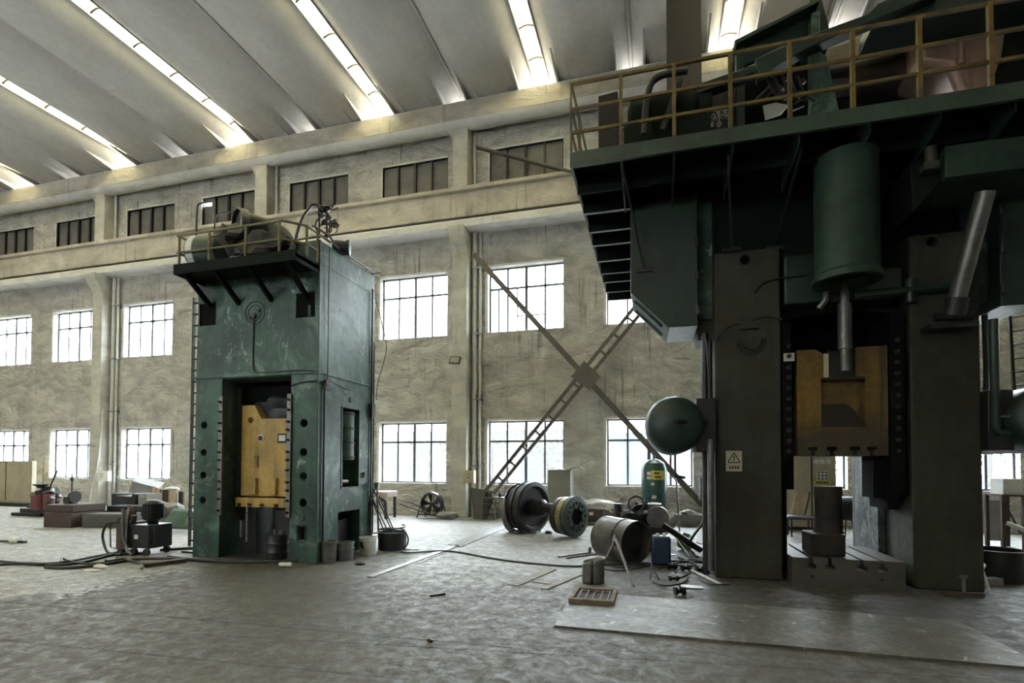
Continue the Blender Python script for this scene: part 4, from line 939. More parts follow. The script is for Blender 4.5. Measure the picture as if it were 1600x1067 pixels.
# ---- hydraulic cart left
cp = fl(205, 868)
t = thing('hydraulic_power_cart', 'dark wheeled hydraulic power cart standing left of the left press', 'cart', (cp.x, cp.y+.25, 0))
X, Y = cp.x, cp.y
MB().box(X-.12, X+.32, Y+.05, Y+.5, .12, .52).build('tank_box', DARK, t, bevel=.01)
MB().box(X-.36, X-.14, Y+.0, Y+.4, .1, .55).build('control_box', RUST, t, bevel=.01)
MB().box(X-.0, X+.08, Y+.042, Y+.05, .28, .35).build('plate_face', PAPER, t)
mo = MB().loft((X+.14, Y+.27, .52), (0,0,.42), [(0,.08),(.15,.10),(.2,.14),(.85,.15),(.92,.13),(1,.08)], 24).build('motor', DARK, t)
m = MB()
for i in range(20):
    a_ = i*pi/10; m.bar((X+.14+.15*cos(a_), Y+.27+.15*sin(a_), .62), (X+.14+.15*cos(a_), Y+.27+.15*sin(a_), .87), .02, .006)
m.box(X-.05, X+.02, Y+.2, Y+.32, .66, .8).build('motor_fin', DARK, mo)
MB().tube([(X-.2+.1*cos(a_*pi/8), Y+.1, .74+.09*sin(a_*pi/8)) for a_ in range(-1, 10)], .02, 8).box(X-.26, X-.15, Y+.05, Y+.2, .55, .76).cyl((X-.12,Y+.1,.5),(X-.08,Y+.1,.68),.05).build('valve_block', RUST, t)
MB().tube(curve_pts([(X-.2, Y-.02, .8), (X-.17, Y-.03, .6), (X-.15, Y-.03, .3), (X-.05, Y-.02, .12)]), .014, 8).tube(curve_pts([(X-.14, Y+.05, .82), (X-.1, Y, .65), (X-.12, Y, .4), (X-.08, Y-.02, .1), (X+.1, Y-.05, .03)]), .018, 8).build('hose', STEEL, t)
MB().tube(curve_pts([(X-.3, Y, .56), (X-.5, Y, .55), (X-.62, Y, .45), (X-.66, Y, .3), (X-.6, Y, .12), (X-.45, Y-.04, .0+.03), (X-.1, Y-.1, .03)]), .022, 10).build('hose', RUBBER, t)
MB().tube([(X-.36, Y+.02, .1), (X-.5, Y+.02, .12), (X-.52, Y+.02, .5), (X-.42, Y+.3, .72), (X-.3, Y+.35, .75)], .012, 8).tube([(X-.36, Y+.3, .4), (X-.52, Y+.3, .4), (X-.45, Y+.3, .7)], .01, 8).tube([(X+.32, Y+.08, .52), (X+.39, Y+.08, .52), (X+.41, Y+.08, .2), (X+.32, Y+.08, .17)], .012, 8).build('handle_frame', DARK, t)
for sx, sy in ((-.02, .06), (.26, .06), (.26, .44), (-.3, .05)):
    MB().cyl((X+sx, Y+sy-.02, .06), (X+sx, Y+sy+.03, .06), .06, n=18).build('wheel', RUBBER, t)
# hoses and planks below the cart
hs = [[(0,884),(40,882),(90,884),(130,880),(180,868),(230,866)], [(0,880),(60,884),(110,880),(150,872),(205,862)], [(70,888),(110,889),(160,884),(210,876),(260,874),(330,878),(420,879)],
      [(95,882),(98,876),(110,880),(140,884),(190,880)], [(250,861),(300,858),(330,860)], [(262,872),(340,880),(440,880),(480,878)]]
for i, h in enumerate(hs):
    tag(MB().tube(curve_pts([fl(*p)+V(0,0,.02+.012*(i%2)) for p in h], 8), .018 if i % 2 else .024, 8).build('hose', RUBBER),
        ('thick black hose entering at the left edge of the floor','second black hose from the left edge to the cart','long black hose passing in front of the cart and left press','short looped hose left of the cart','black hose from the cart towards the ladder','black hose along the front of the left press')[i], 'hose')
a, b = fl(190, 873), fl(222, 888)
tag(MB().bar(fl(183,874)+V(0,0,.03), fl(225,884)+V(0,0,.03), .05, .03).bar(fl(222,878)+V(0,0,.02), fl(222,890)+V(0,0,.02), .03).build('pale_angle_iron', STEEL), 'pale angle iron lying in front of the hydraulic cart', 'iron')
tag(MB().bar(fl(225,886)+V(0,0,.03), fl(290,878)+V(0,0,.03), .14, .06).build('rusty_plank', RUST), 'rusty brown plank on the floor in front of the cart', 'plank')
tag(MB().bar(fl(166,880)+V(0,0,.03), fl(196,876)+V(0,0,.03), .12, .05).build('dark_block', DARK), 'flat black block at the left front of the cart', 'block')
p = fl(158, 888); tag(MB().blob((p.x, p.y, .03), .09, 7, (1.5,.6,.4), .6, 2).build('paper_scrap', PAPER), 'crumpled white paper on the floor left of the cart', 'paper')
p = fl(143, 892); tag(MB().blob((p.x, p.y, .01), .1, 8, (1.4,.6,.12), .6, 2).build('paper_scrap', PAPER), 'flat white paper scrap at the far left of the cart litter', 'paper')
for i, (px, py, w) in enumerate(((292, 864, .25), (318, 868, .3), (330, 858, .25))):
    p = fl(px, py); tag(MB().box(p.x-w/2, p.x+w/2, p.y, p.y+.08, 0, .03+.01*i).turn(8*i, p).build('flat_iron', DARK), ('dark flat iron left of the press leg','dark flat iron touching the left leg of the left press','dark flat iron behind the ladder foot')[i], 'iron')
p = fl(20, 848); t = thing('paint_roller', 'small white roll with dark handle at the left edge of the floor', 'roller', tuple(p))
MB().cyl(p+V(-.05,0,.06), p+V(.12,.05,.06), .06, n=16).build('roll', WHITECLOTH, t); MB().cyl(p+V(-.6,-.05,.02), p+V(-.05,0,.03), .02).box(p.x+.1, p.x+.3, p.y, p.y+.06, 0, .05).build('handle', DARK, t)
# ---- blocks left
def blk(name, label, mat_, x0, y0, w, d, z0, z1, rot=0, notch=False, cat='block', group=None, bev=.02):
    m = MB()
    if notch: m.prism([(x0,z0),(x0+w,z0),(x0+w,z1),(x0+w*.84,z1),(x0+w*.84,z1-.07),(x0+w*.2,z1-.07),(x0+w*.2,z1),(x0,z1)], 'y', y0, y0+d)
    else: m.box(x0, x0+w, y0, y0+d, z0, z1)
    if rot: m.turn(rot, (x0+w/2, y0+d/2, 0))
    return tag(m.build(name, mat_, bevel=bev), label, cat, group)
p = fl(68, 823); q2 = ay(68, 790, p.y)
blk('forging_block', 'large red-brown forging block on the floor at far left', REDRUST, p.x, p.y, .85, .9, 0, .36, 4)
blk('forging_block', 'flat red-brown block stacked on the large red-brown block', REDRUST, p.x+.01, p.y+.02, .83, .86, .365, .55, 4)
p = fl(138, 823)
blk('forging_block', 'long grey block on the floor, lowest of the notched die stack', mat('dark_grey_casting', (.085,.082,.076,1), (.04,.038,.035,1), .6, 2, .8, 0, .2), p.x-.1, p.y, 1.25, .55, 0, .33, 14)
blk('forging_block', 'dark middle slab of the notched die stack', DARK, p.x-.35, p.y+.75, 1.25, .5, 0, .46, 10)
blk('die_block', 'dark notched die block on top of the stack behind', DARK, p.x-1.0, p.y+1.3, .80, .5, .0, .74, 4, True)
blk('die_block', 'pale grey notched die block beside the dark one', CONC, p.x-.12, p.y+1.35, .28, .5, 0, .74, 4, True)
# scrap pump assembly
p = fl(45, 806)
t = thing('scrapped_pump', 'scrapped pump unit with red body on a dark skid at far left', 'pump', (p.x, p.y+.3, 0))
MB().box(p.x-.4, p.x+1.1, p.y, p.y+.7, .0, .22).box(p.x-.6, p.x+.6, p.y-.1, p.y+.1, 0, .1).build('skid', DARK, t, bevel=.02)
MB().blob((p.x+.25, p.y+.3, .55), .36, 12, (1.2,.8,.8), .45).build('casing', DARK, t)
MB().cyl((p.x+.38, p.y+.0, .2), (p.x+.38, p.y+.0, .62), .17, n=18).cyl((p.x+.65, p.y+.1, .2), (p.x+.65, p.y+.1, .65), .14, n=18).build('red_cylinder', RED, t)
MB().loft((p.x+.15, p.y+.2, .82), (0,0,.12), [(0,.08),(.4,.1),(.7,.18),(1,.2)], 16).cyl((p.x+.35, p.y+.3, .8), (p.x+.65, p.y+.3, 1.35), .02).build('funnel', DARK, t)
m = MB()
rnd = random.Random(11)
for i in range(9):
    a_ = V(p.x+rnd.uniform(-.2,.9), p.y+rnd.uniform(0,.5), rnd.uniform(.3,.7)); m.cyl(a_, a_+V(rnd.uniform(-.3,.3), rnd.uniform(-.1,.1), rnd.uniform(-.1,.2)), rnd.uniform(.03,.1), n=12)
m.build('fitting', STEEL, t)
t = thing('valve_casting', 'dark flanged valve casting resting on the stacked red-brown blocks', 'valve', (p.x+1.6, p.y, .55))
vx, vy = -14.38, 9.62
MB().box(vx-.12, vx+.08, vy, vy+.2, .555, .72).cyl((vx+.1, vy+.1, .72), (vx+.15, vy+.1, .72), .15, n=20).build('body', DARK, t)
MB().cyl((vx+.02, vy+.1, .7), (vx+.02, vy+.1, 1.35), .015).cyl((vx+.02, vy+.1, 1.12), (vx+.02, vy+.1, 1.2), .035).build('stem', DARK, t)
# sheet-metal cabinet at far left
a, b = ay(-45, 720, 13.9), ay(50, 722, 13.9)
t = thing('sheet_cabinet', 'beige two-door sheet cabinet against the wall at far left', 'cabinet', ((a.x+b.x)/2, 14.1, 0))
MB().box(a.x, b.x, 13.9, 14.05, .05, a.z).build('body', BEIGEC, t, bevel=.01)
xm = ay(10, 750, 13.9).x
MB().box(a.x+.03, xm-.015, 13.88, 13.9, .15, a.z-.03).build('door', BEIGEC, t); MB().box(xm+.015, b.x-.03, 13.88, 13.9, .15, a.z-.03).build('door', BEIGEC, t)
MB().box(xm-.012, xm+.012, 13.87, 13.9, .15, a.z-.03).box(a.x, b.x, 13.92, 14.04, 0, .05).build('door_gap', DARK, t)
tag(MB().box(a.x-1, b.x+.9, 13.2, 13.6, 0, .12).build('kerb_timber', DARK), 'dark timber lying along the foot of the beige cabinet', 'timber')
# tilted bin
p = V(ay(222, 795, 12.6).x, 12.6)
t = thing('sheet_metal_bin', 'tilted grey sheet-metal bin lying on the scrap heap near the first column', 'bin', (p.x, p.y, 0))
m = MB().prism([(-.36,.0),(.33,-.02),(.34,.62),(-.36,.67)], 'y', -.3, .3).box(-.39,.36,-.32,.32,.62,.655)
bmesh.ops.rotate(m.bm, verts=m.bm.verts, cent=(0,0,0), matrix=Matrix.Rotation(radians(22),3,'Y')@Matrix.Rotation(radians(38),3,'Z'))
bmesh.ops.translate(m.bm, verts=m.bm.verts, vec=(p.x, p.y, .38)); m.build('body', GREYP, t, bevel=.01)
# slanted wedge cover
MB().box(p.x-.5, p.x+.5, p.y-.3, p.y+.5, 0, .3).build('foot_scrap', DARK, t)
for i, (px, py, top, w, mm, lb) in enumerate(((243, 800, 762, .16, WOODL, 'pale short timber post left of the green sheet'), (249, 800, 764, .1, WOOD, 'thin timber post beside the pale post'), (270, 803, 766, .2, WOODL, 'round pale log with a white cap behind the green sheet'), (283, 800, 768, .12, DARK, 'dark twisted post behind the ladder'))):
    yy = 11.6+i*.1; b0 = ay(px, py, yy); z1 = ay(px, top, yy).z
    tag(MB().loft((b0.x, yy, 0), (0,0,z1), [(0,w*.45),(.5,w*.6),(1,w*.55)], 10).build('timber_post', mm), lb, 'post')
    if i == 2: tag(MB().blob((b0.x-.02, yy, z1+.05), .15, 3, (1.3,1,.4), .4, 2).build('white_cloth', PAPER), 'white rag on top of the round pale log', 'cloth')
yy = 12.2; b0 = ay(262, 800, yy); tag(MB().cyl((b0.x, yy, 0), (b0.x, yy, .8), .2, n=20).build('rusty_drum', RUST), 'rusty drum between the timber posts', 'drum')
p = fl(250, 827); 
def shf(u, v):
    x = p.x-.1+1.15*u; return Vector((x, p.y+.05+.4*v*(1-u*.5), (.44-.02*u)*(1-max(0,(u-.55)/.45)**1.6) * v + .02))
tag(MB().grid(shf, 16, 6).build('bent_green_sheet', GREEN, solid=.02), 'bent green sheet-metal cover leaning on the floor left of the ladder', 'sheet')
tag(MB().grid(lambda u, v: shf(u, v)+V(1.0, .5, 0), 16, 6).build('bent_green_sheet', GREEN, solid=.02), 'second bent green cover partly hidden behind the ladder', 'sheet')
chunk('rubble_heap', 'heap of dark rubble behind the hydraulic cart', 'rubble', 240, 812, .30, CONC, (1.6,.8,.6), 21, .6)
chunk('rubble_heap', 'heap of grey rubble behind the green sheet', 'rubble', 266, 812, .33, CONC, (1.5,.8,.9), 22, .6)
# ---- electrical boxes on columns
def ebox(name, label, x, z0, z1, w, y0, y1, mm):
    t = thing(name, label, 'electrical box', (x, (y0+y1)/2, z0))
    MB().box(x-w/2, x+w/2, y0, y1, z0, z1).build('case', mm, t, bevel=.01)
    MB().box(x-w/2+.02, x+w/2-.02, y0-.012, y0, z0+.02, z1-.02).build('door', mm, t, bevel=.004)
    m = MB().cyl((x, y0-.02, z0+(z1-z0)*.45), (x, y0-.01, z0+(z1-z0)*.45), .025, n=10)
    for i in range(4): m.box(x-.07+i*.04, x-.045+i*.04, y0-.016, y0-.012, z0+(z1-z0)*.66, z0+(z1-z0)*.70)
    m.build('lock', DARK, t); return t
a, b = ay(151, 736, 14.2), ay(168, 752, 14.2)
ebox('switch_box', 'white electrical switch box on the first wall column, left of the left press', (a.x+b.x)/2, b.z, a.z, b.x-a.x, 14.2, 14.34, WHITE)
a, b = ay(725, 735, 14.2), ay(741, 755, 14.2)
ebox('switch_box', 'beige electrical switch box on the column behind the fan', (a.x+b.x)/2, b.z, a.z, (b.x-a.x), 14.15, 14.34, BEIGEC)
tag(MB().tube(curve_pts([ay(161,640,14.2), ay(157,690,14.2), ay(152,730,14.1), ay(143,765,14.0), ay(140,785,13.9), ay(139,785,13.9)*1+V(0,0,-ay(139,785,13.9).z+.02)]), .02, 6).build('cable', WHITECLOTH), 'pale cable running down the first wall column', 'cable')
c = ay(711, 563, 14.0)
t = thing('flood_light', 'black-framed flood light tilted on the column beside the downpipe', 'lamp', tuple(c))
m = MB().box(-.16, .16, -.03, .03, -.12, .12); bmesh.ops.rotate(m.bm, verts=m.bm.verts, cent=(0,0,0), matrix=Matrix.Rotation(radians(-25),3,'X')@Matrix.Rotation(radians(6),3,'Y')); bmesh.ops.translate(m.bm, verts=m.bm.verts, vec=c); m.build('housing', DARK, t)
m = MB().box(-.13, .13, -.036, -.03, -.09, .09); bmesh.ops.rotate(m.bm, verts=m.bm.verts, cent=(0,0,0), matrix=Matrix.Rotation(radians(-25),3,'X')@Matrix.Rotation(radians(6),3,'Y')); bmesh.ops.translate(m.bm, verts=m.bm.verts, vec=c); m.build('lens', GREYP, t)
MB().box(c.x-.02, c.x+.02, c.y, 14.348, c.z-.02, c.z+.02).build('bracket', DARK, t)
# ---- fan
fc = ay(675, 787, 14.0); R = .30
t = thing('industrial_fan', 'black round industrial floor fan standing before the wall', 'fan', (fc.x, 14.0, 0))
MB().loft((fc.x, 13.9, fc.z), (0,.2,0), [(0,R),(.02,R+.035),(.1,R+.03),(.9,R+.03),(1,R+.035),(1,R),(0,R)], 36, False).build('shroud', DARK, t)
MB().cyl((fc.x, 13.93, fc.z), (fc.x, 14.12, fc.z), .06, n=18).build('hub', DARK, t)
for i in range(5):
    a0 = i*2*pi/5+.5; m = MB()
    m.grid(lambda u, v: Vector((fc.x+(.05+.235*u)*cos(a0+(v-.5)*(.75-.12*u)), 13.98+.05*(v-.5), fc.z+(.05+.235*u)*sin(a0+(v-.5)*(.75-.12*u)))), 5, 5)
    m.build('blade', DARK, t, solid=.006)
MB().bar((fc.x-.34, 14, fc.z+.02), (fc.x-.44, 13.9, 0), .03).bar((fc.x+.34, 14, fc.z+.02), (fc.x+.36, 13.9, 0), .03).bar((fc.x-.34, 14, fc.z+.02), (fc.x-.34, 14.3, 0), .03).bar((fc.x+.34, 14, fc.z+.02), (fc.x+.34, 14.3, 0), .03).bar((fc.x-.4, 13.95, .1), (fc.x+.36, 13.95, .1), .025).build('stand', DARK, t)
MB().bar((fc.x-.3, 14.1, fc.z), (fc.x+.3, 14.1, fc.z), .02).bar((fc.x, 14.1, fc.z-.3), (fc.x, 14.1, fc.z+.3), .02).build('guard_bar', DARK, t)
p = fl(652, 803); tag(MB().box(p.x-.1, p.x+.1, p.y, p.y+.1, 0, .12).build('red_tool', RED), 'small red tool beside the left foot of the fan', 'tool')
# bench behind left press
a, b = ay(588, 771, 13.4), ay(608, 771, 13.4)
t = thing('work_bench', 'small bench with pinkish top behind the round tub', 'bench', ((a.x+b.x)/2, 13.6, 0))
MB().box(a.x-.3, b.x, 13.3, 13.9, .62, .78).build('top', mat('pinkish_board', (.38,.30,.26,1), None, .4, 4, .6), t, bevel=.01)
MB().bar((b.x-.06, 13.35, 0), (b.x-.1, 13.35, .5), .07).bar((b.x-.1, 13.35, .5), (b.x-.3, 13.35, .62), .07).build('leg', DARK, t); MB().bar((b.x-.06, 13.85, 0), (b.x-.06, 13.85, .62), .06).build('leg', DARK, t)
tag(MB().cyl(V(b.x+.1, 13.9, .4), V(b.x+1.4, 13.8, .04), .02).cyl(V(b.x+.3, 14.1, .45), V(b.x+1.7, 13.9, .04), .018).build('iron_rods', DARK), 'long thin iron rods leaning low against the wall left of the fan', 'rods')
chunk('dirt_heap', 'dark dirt heap at the wall foot right of the fan', 'dirt', 698, 811, .24, CONC, (1.4,.6,.5), 31)
# shelf in the corner of the braces
a, b = ay(757, 775, 14.3), ay(800, 775, 14.3)
t = thing('low_shelf', 'low dark steel shelf under the wall cross beside the crankshaft', 'shelf', ((a.x+b.x)/2, 14.2, 0))
MB().box(a.x, b.x, 14.0, 14.5, .60, .64).build('top', STEEL, t)
for x in (a.x+.02, (a.x+b.x)/2, b.x-.02): MB().box(x-.02, x+.02, 14.0, 14.04, 0, .6).build('leg', STEEL, t)
m = MB()
for z in (.12, .28, .44): m.box(a.x, (a.x+b.x)/2, 14.0, 14.45, z, z+.02)
m.build('board', STEEL, t)
for i in range(4):
    x = a.x+.1+i*.2; tag(MB().loft((x, 14.2, .64), (0,0,.16), [(0,.04),(.6,.04),(.75,.015),(1,.015)], 12).build('bottle', (DARK, WHITECLOTH)[i%2]), ('dark bottle at the left end of the low shelf','white bottle second on the low shelf','dark bottle third on the low shelf','white bottle at the right end of the low shelf')[i], 'bottle')
# ---- eccentric crankshaft
t = thing('eccentric_shaft', 'large dark eccentric shaft with two discs lying on the floor in the middle', 'shaft', (-2.4, 11.6, 0))
A = V(ay(808, 797, 11.6).x, 11.65, .56); B = V(ay(888, 806, 10.9).x, 10.95, .46)
dd = (B-A).normalized()
dd = Vector((cos(radians(-28)), sin(radians(-28)), 0)).normalized()
C1 = V(ay(824, 796, 11.9).x, 11.8, .59)
m = MB().loft(C1-dd*.30, dd, [(0,.25),(.0,.49),(.05,.51),(.26,.51),(.27,.46),(.30,.46),(.31,.58),(.35,.59),(.55,.59),(.58,.56),(.585,.49),(.50,.44),(.50,.2),(.60,.18)], 48)
m.build('large_disc', DARK, t)
MB().loft(C1+dd*.2, dd, [(0,.2),(.3,.2),(.36,.12),(.7,.13),(.9,.2)], 28).build('neck', DARK, t)
C2 = C1+dd*1.02+V(.0,.0,-.10)
C2.z = .46
MB().loft(C2, dd, [(-.08,.2),(0,.40),(.12,.41),(.13,.38),(.2,.38)], 44).build('web', DARK, t)
MB().loft(C2+dd*.16, dd, [(0,.42),(.13,.42)], 44).build('bearing_journal', BRASS, t)
f = MB().loft(C2+dd*.33, dd, [(0,.44),(.01,.45),(.10,.45),(.11,.43),(.11,.18),(.02,.17)], 48); f = f.build('flange', GREEN2, t)
m = MB(); sd = dd.cross(V(0,0,1)).normalized()
for i in range(8):
    a_ = i*pi/4; o_ = sd*cos(a_)*.3+V(0,0,1)*sin(a_)*.3; m.cyl(C2+dd*.43+o_, C2+dd*.47+o_, .035, n=6)
    o2 = sd*cos(a_+.4)*.19+V(0,0,1)*sin(a_+.4)*.19; m.bar(C2+dd*.445+o2, C2+dd*.445+o2*1.7, .05, .03, upv=dd)
m.build('bolt', DARK, f)
MB().loft(C2+dd*.38, dd, [(0,.15),(.01,.15)], 24).build('bore', BLACK, f)
for i in range(4):
    oc = C1-dd*(.10+.07*i); r0 = .60-.05*i
    MB().tube([oc+(sd)*r0*cos(a_)*1.05+V(0,0,1)*(r0*sin(a_)-.06*i) for a_ in [radians(20)-k*radians(88)/12 for k in range(13)]], .028, 8).build('cooling_coil', STEEL, t)
for q0 in (.0, .30):
    MB().loft(C1-dd*(.30-q0)+dd*.06, dd, [(0,.5),(0,.53 if q0 == 0 else .60),(.03,.53 if q0 == 0 else .60),(.03,.5)], 48, False).build('ring', BLACK, t)
MB().box(C1.x-.35, C1.x+.3, C1.y-.25, C1.y+.25, .0, .05).build('chock', STEEL, t)
# ---- grey cabinet with bent lid
a, b = ay(858, 731, 14.0), ay(893, 731, 14.0)
t = thing('steel_cabinet', 'tall grey cabinet with a bent lid against the wall behind the crankshaft', 'cabinet', ((a.x+b.x)/2, 14.2, 0))
MB().box(a.x, b.x, 13.8, 14.35, 0.05, a.z-.05).box(a.x+.03, b.x-.03, 13.85, 14.3, 0, .05).build('body', mat('dull_khaki_cabinet', (.26,.25,.21,1), (.14,.13,.11,1), .4, 2, .5), t, bevel=.01)
MB().box(a.x+.03, b.x-.03, 13.785, 13.8, .12, a.z-.1).build('door', bpy.data.materials['dull_khaki_cabinet'], t)
MB().grid(lambda u, v: Vector((a.x-.02+(b.x-a.x+.28)*u, 13.72+.65*v, a.z+.0+.06*sin(u*9)*(u)-.02)), 14, 4).build('lid', GREYP, t, solid=.01)
# ---- crates and pipe pile at the wall
p = V(ay(930, 800, 14.0).x, 13.9)
t = thing('rusty_crate', 'rust-brown wooden crate against the wall right of the crankshaft', 'crate', (p.x, p.y, 0))
MB().box(p.x-.24, p.x+.24, p.y-.2, p.y+.25, 0.02, .40).build('body', REDRUST, t, bevel=.01); m = MB()
for z in (.02, .2, .36): m.box(p.x-.25, p.x+.25, p.y-.22, p.y-.2, z, z+.05)
m.build('slat', RUST, t); MB().box(p.x-.12, p.x-.02, p.y-.225, p.y-.2, .25, .33).build('label_plate', PAPER, t)
p = V(ay(925, 785, 14.3).x, 14.25); tag(MB().blob((p.x, p.y, .45), .42, 41, (1.7,.4,.45), .4).build('white_sack', WHITECLOTH), 'dirty white sack heaped against the wall above the rusty crate', 'sack')
for i, (px, w, h, mm, lb) in enumerate(((958, .6, .25, CONC, 'grey rubble box right of the rusty crate'), (914, .3, .3, DARK, 'dark scrap box left of the rusty crate'), (1000, .8, .35, DARK, 'dark scrap heap behind the compressor'), (1075, .7, .3, CONC, 'grey rubble heap right of the green tank'))):
    x = ay(px, 805, 14.2).x; tag(MB().box(x-w/2, x+w/2, 13.95, 14.35, 0, h).blob((x, 14.1, h), .25, 50+i, (w*1.4,.6,.5), .7, 2).build('scrap_pile', mm), lb, 'scrap')
tag(MB().cyl(V(ay(880,803,13.6).x, 13.5, .04), V(ay(1010,800,13.6).x, 13.7, .05), .04).build('floor_pipe', STEEL), 'long grey pipe lying along the wall foot behind the drum', 'pipe')
# ---- green compressor tank
c = ay(1022, 760, 12.6); cx_, r = c.x, .29
t = thing('compressed_air_tank', 'upright green compressed air tank with yellow label, left of the right press', 'tank', (cx_, 12.6, 0))
MB().loft((cx_, 12.6, .14), (0,0,1), [(0,.1),(.04,.24),(.12,r),(1.35,r),(1.48,.24),(1.56,.12),(1.58,.04)], 40).build('vessel', TANKG, t)
MB().cyl((cx_, 12.6, 1.7), (cx_, 12.6, 1.8), .03).build('valve', STEEL, t)
for a_ in (.5, 2.6, 4.7): MB().bar((cx_+.22*cos(a_), 12.6+.22*sin(a_), 0), (cx_+.22*cos(a_), 12.6+.22*sin(a_), .25), .06).build('leg', TANKG, t)
def curved(x0, x1, z0, z1, rr=r+.004):
    def f_(u, v):
        sx = x0+(x1-x0)*u; return Vector((cx_+sx, 12.6-math.sqrt(max(rr*rr-sx*sx, 0)), z0+(z1-z0)*v))
    return MB().grid(f_, 8, 2)
curved(-.06, .22, 1.24, 1.45).build('yellow_label', YLAB, t); curved(-.16, -.07, 1.34, 1.42).build('white_label', PAPER, t); curved(-.16, -.07, 1.25, 1.31).build('white_label', PAPER, t)
m = curved(.0, .12, 1.37, 1.41, r+.007); m.build('label_print', INK, t); curved(.02, .16, 1.28, 1.32, r+.007).build('label_print', INK, t)
curved(-.05, .05, .80, .88).build('white_label', PAPER, t); curved(-.06, .09, .60, .73).build('white_label', PAPER, t)
MB().cyl((cx_-.03, 12.29, 1.14), (cx_-.03, 12.33, 1.14), .04, n=16).build('gauge', PAPER, t)
tag(MB().tube([(cx_+.34, 12.5, 1.3), (cx_+.44, 12.5, 1.3), (cx_+.5, 12.5, 1.2), (cx_+.56, 12.5, .05)], .02, 8).build('air_pipe', STEEL), 'thin grey air pipe beside the green tank', 'pipe')
# compressor machine behind drum
p = V(ay(1003, 830, 9.9).x, 9.9)
t = thing('compressor_unit', 'dark compressor engine with a handwheel behind the rusty drum', 'compressor', (p.x, p.y, 0))
MB().box(p.x-.5, p.x+.42, p.y-.1, p.y+.5, .1, .45).box(p.x-.55, p.x+.5, p.y-.15, p.y+.55, .02, .1).build('base', DARK, t, bevel=.01)
MB().blob((p.x-.1, p.y+.15, .6), .28, 61, (1.2,.8,.9), .5).cyl((p.x-.45, p.y+.1, .5), (p.x-.45, p.y+.1, .85), .07).build('engine', DARK, t)
MB().tube([(p.x-.1+.14*cos(a_*pi/9), p.y+.0, .86+.14*sin(a_*pi/9)) for a_ in range(18)], .02, 8, True).cyl((p.x-.1,p.y,.86),(p.x-.1,p.y+.2,.8),.03).build('handwheel', RUBBER, t)
MB().cyl((p.x+.28, p.y-.05, .62), (p.x+.28, p.y+.3, .62), .2, n=24).box(p.x+.1, p.x+.35, p.y+.1, p.y+.5, .6, .85).build('motor', STEEL, t)
# cylinder leaning + pipes right of tank
p = V(ay(1045, 808, 11.6).x, 11.6)
tag(MB().cyl((p.x-.16, 11.6, .13), (p.x+.16, 11.9, .42), .12, n=20).build('grey_canister', STEEL), 'grey canister lying tilted at the foot of the green tank', 'canister')
a, b = V(.25, 10.6, .75), V(.78, 8.6, .12)
tag(MB().cyl(fl(1101,872)+V(-.03,.3,.08), ay(1035, 820, 9.6), .055, n=12).build('thick_pipe', DARK), 'thick black pipe sloping from the compressor down to the right press', 'pipe')
tag(MB().cyl(fl(1085,868)+V(0,0,.03), ay(1045, 825, 9.8), .012, n=8).build('thin_rod', STEEL), 'thin rod sloping beside the thick black pipe', 'rod')
tag(MB().tube(curve_pts([ay(1103, 785, 9.5), ay(1098, 815, 9.4), ay(1082, 840, 9.3), fl(1076,858)+V(0,0,.02), fl(1090,872)+V(0,0,.02)]), .02, 8).build('hose', RUBBER), 'black hose hanging from the filter pot to the floor', 'hose')
# filter pot at the column
fx_, fy_ = ay(1101, 765, 8.6).x, 8.55
t = thing('filter_pot', 'hanging grey cylindrical filter pot left of the right press column', 'filter', (fx_, fy_, 1.2))
z0, z1 = ay(1101, 782, fy_).z, ay(1101, 746, fy_).z
MB().loft((fx_, fy_, z0), (0,0,z1-z0), [(0,.07),(.05,.095),(.95,.095),(1,.08)], 24).build('body', STEEL, t)
MB().tube(curve_pts([(fx_-.02, fy_, z1), (fx_-.03, fy_, z1+.3), (fx_+.0, fy_, z1+.55)]), .01, 6).cyl((fx_+.07, fy_+.05, z0-.3), (fx_+.07, fy_+.05, z1+.6), .02).cyl((fx_, fy_, z0), (fx_, fy_, z0-.25), .02).build('pipe', DARK, t)
# ---- rusty drum on trestle
D0 = V(-.83, 8.95, .50); dv = Vector((.92, -.42, -.05)).normalized()
c0 = ay(960, 845, 8.6)
D0 = V(ay(950, 838, 8.95).x, 8.95, ay(950, 838, 8.95).z); 
E0 = ay(1005, 850, 8.45)
dv = (E0-D0).normalized(); L = .70
t = thing('steel_drum', 'big dull steel drum lying open-ended on a trestle', 'drum', (D0.x, D0.y, 0))
R = .345
MB().loft(D0-dv*.06, dv*L, [(0,R),(.62,R),(.63,R+.012),(.66,R+.012),(.67,R),(1,R+.004),(1,R-.014),(.72,R-.014),(.71,.001)], 48, False).build('shell', mat('dull_oily_drum_steel', (.17,.155,.13,1), (.05,.042,.034,1), .8, 2.5, .38, .65, .15), t)
MB().loft(D0-dv*.062, dv*.03, [(0,.001),(0,R),(1,R)], 48, False).build('end_plate', DARK, t)
t = thing('pipe_trestle', 'inverted-V steel pipe trestle in front of the steel drum', 'trestle', tuple(fl(962, 905)))
ap = ay(962, 843, 7.75)
MB().cyl(ap+V(-.01,0,.03), fl(990, 916), .018).cyl(ap, fl(937, 892), .016).cyl(ap, fl(957, 870)+V(0,.3,0), .014).build('leg', STEEL, t)
MB().cyl(ap+V(-.02,-.02,-.03), ap+V(.0,.02,.06), .03).build('apex', STEEL, t)
t = thing('pipe_trestle', 'second small trestle leg under the right end of the drum', 'trestle', tuple(fl(1025, 905)))
ap = ay(1017, 865, 7.9)
MB().tube([ap, ap.lerp(fl(1020,903), .5), fl(1016, 905)], .012, 8).cyl(ap.lerp(fl(1020,903), .5), fl(1030, 905), .012).build('leg', DARK, t)
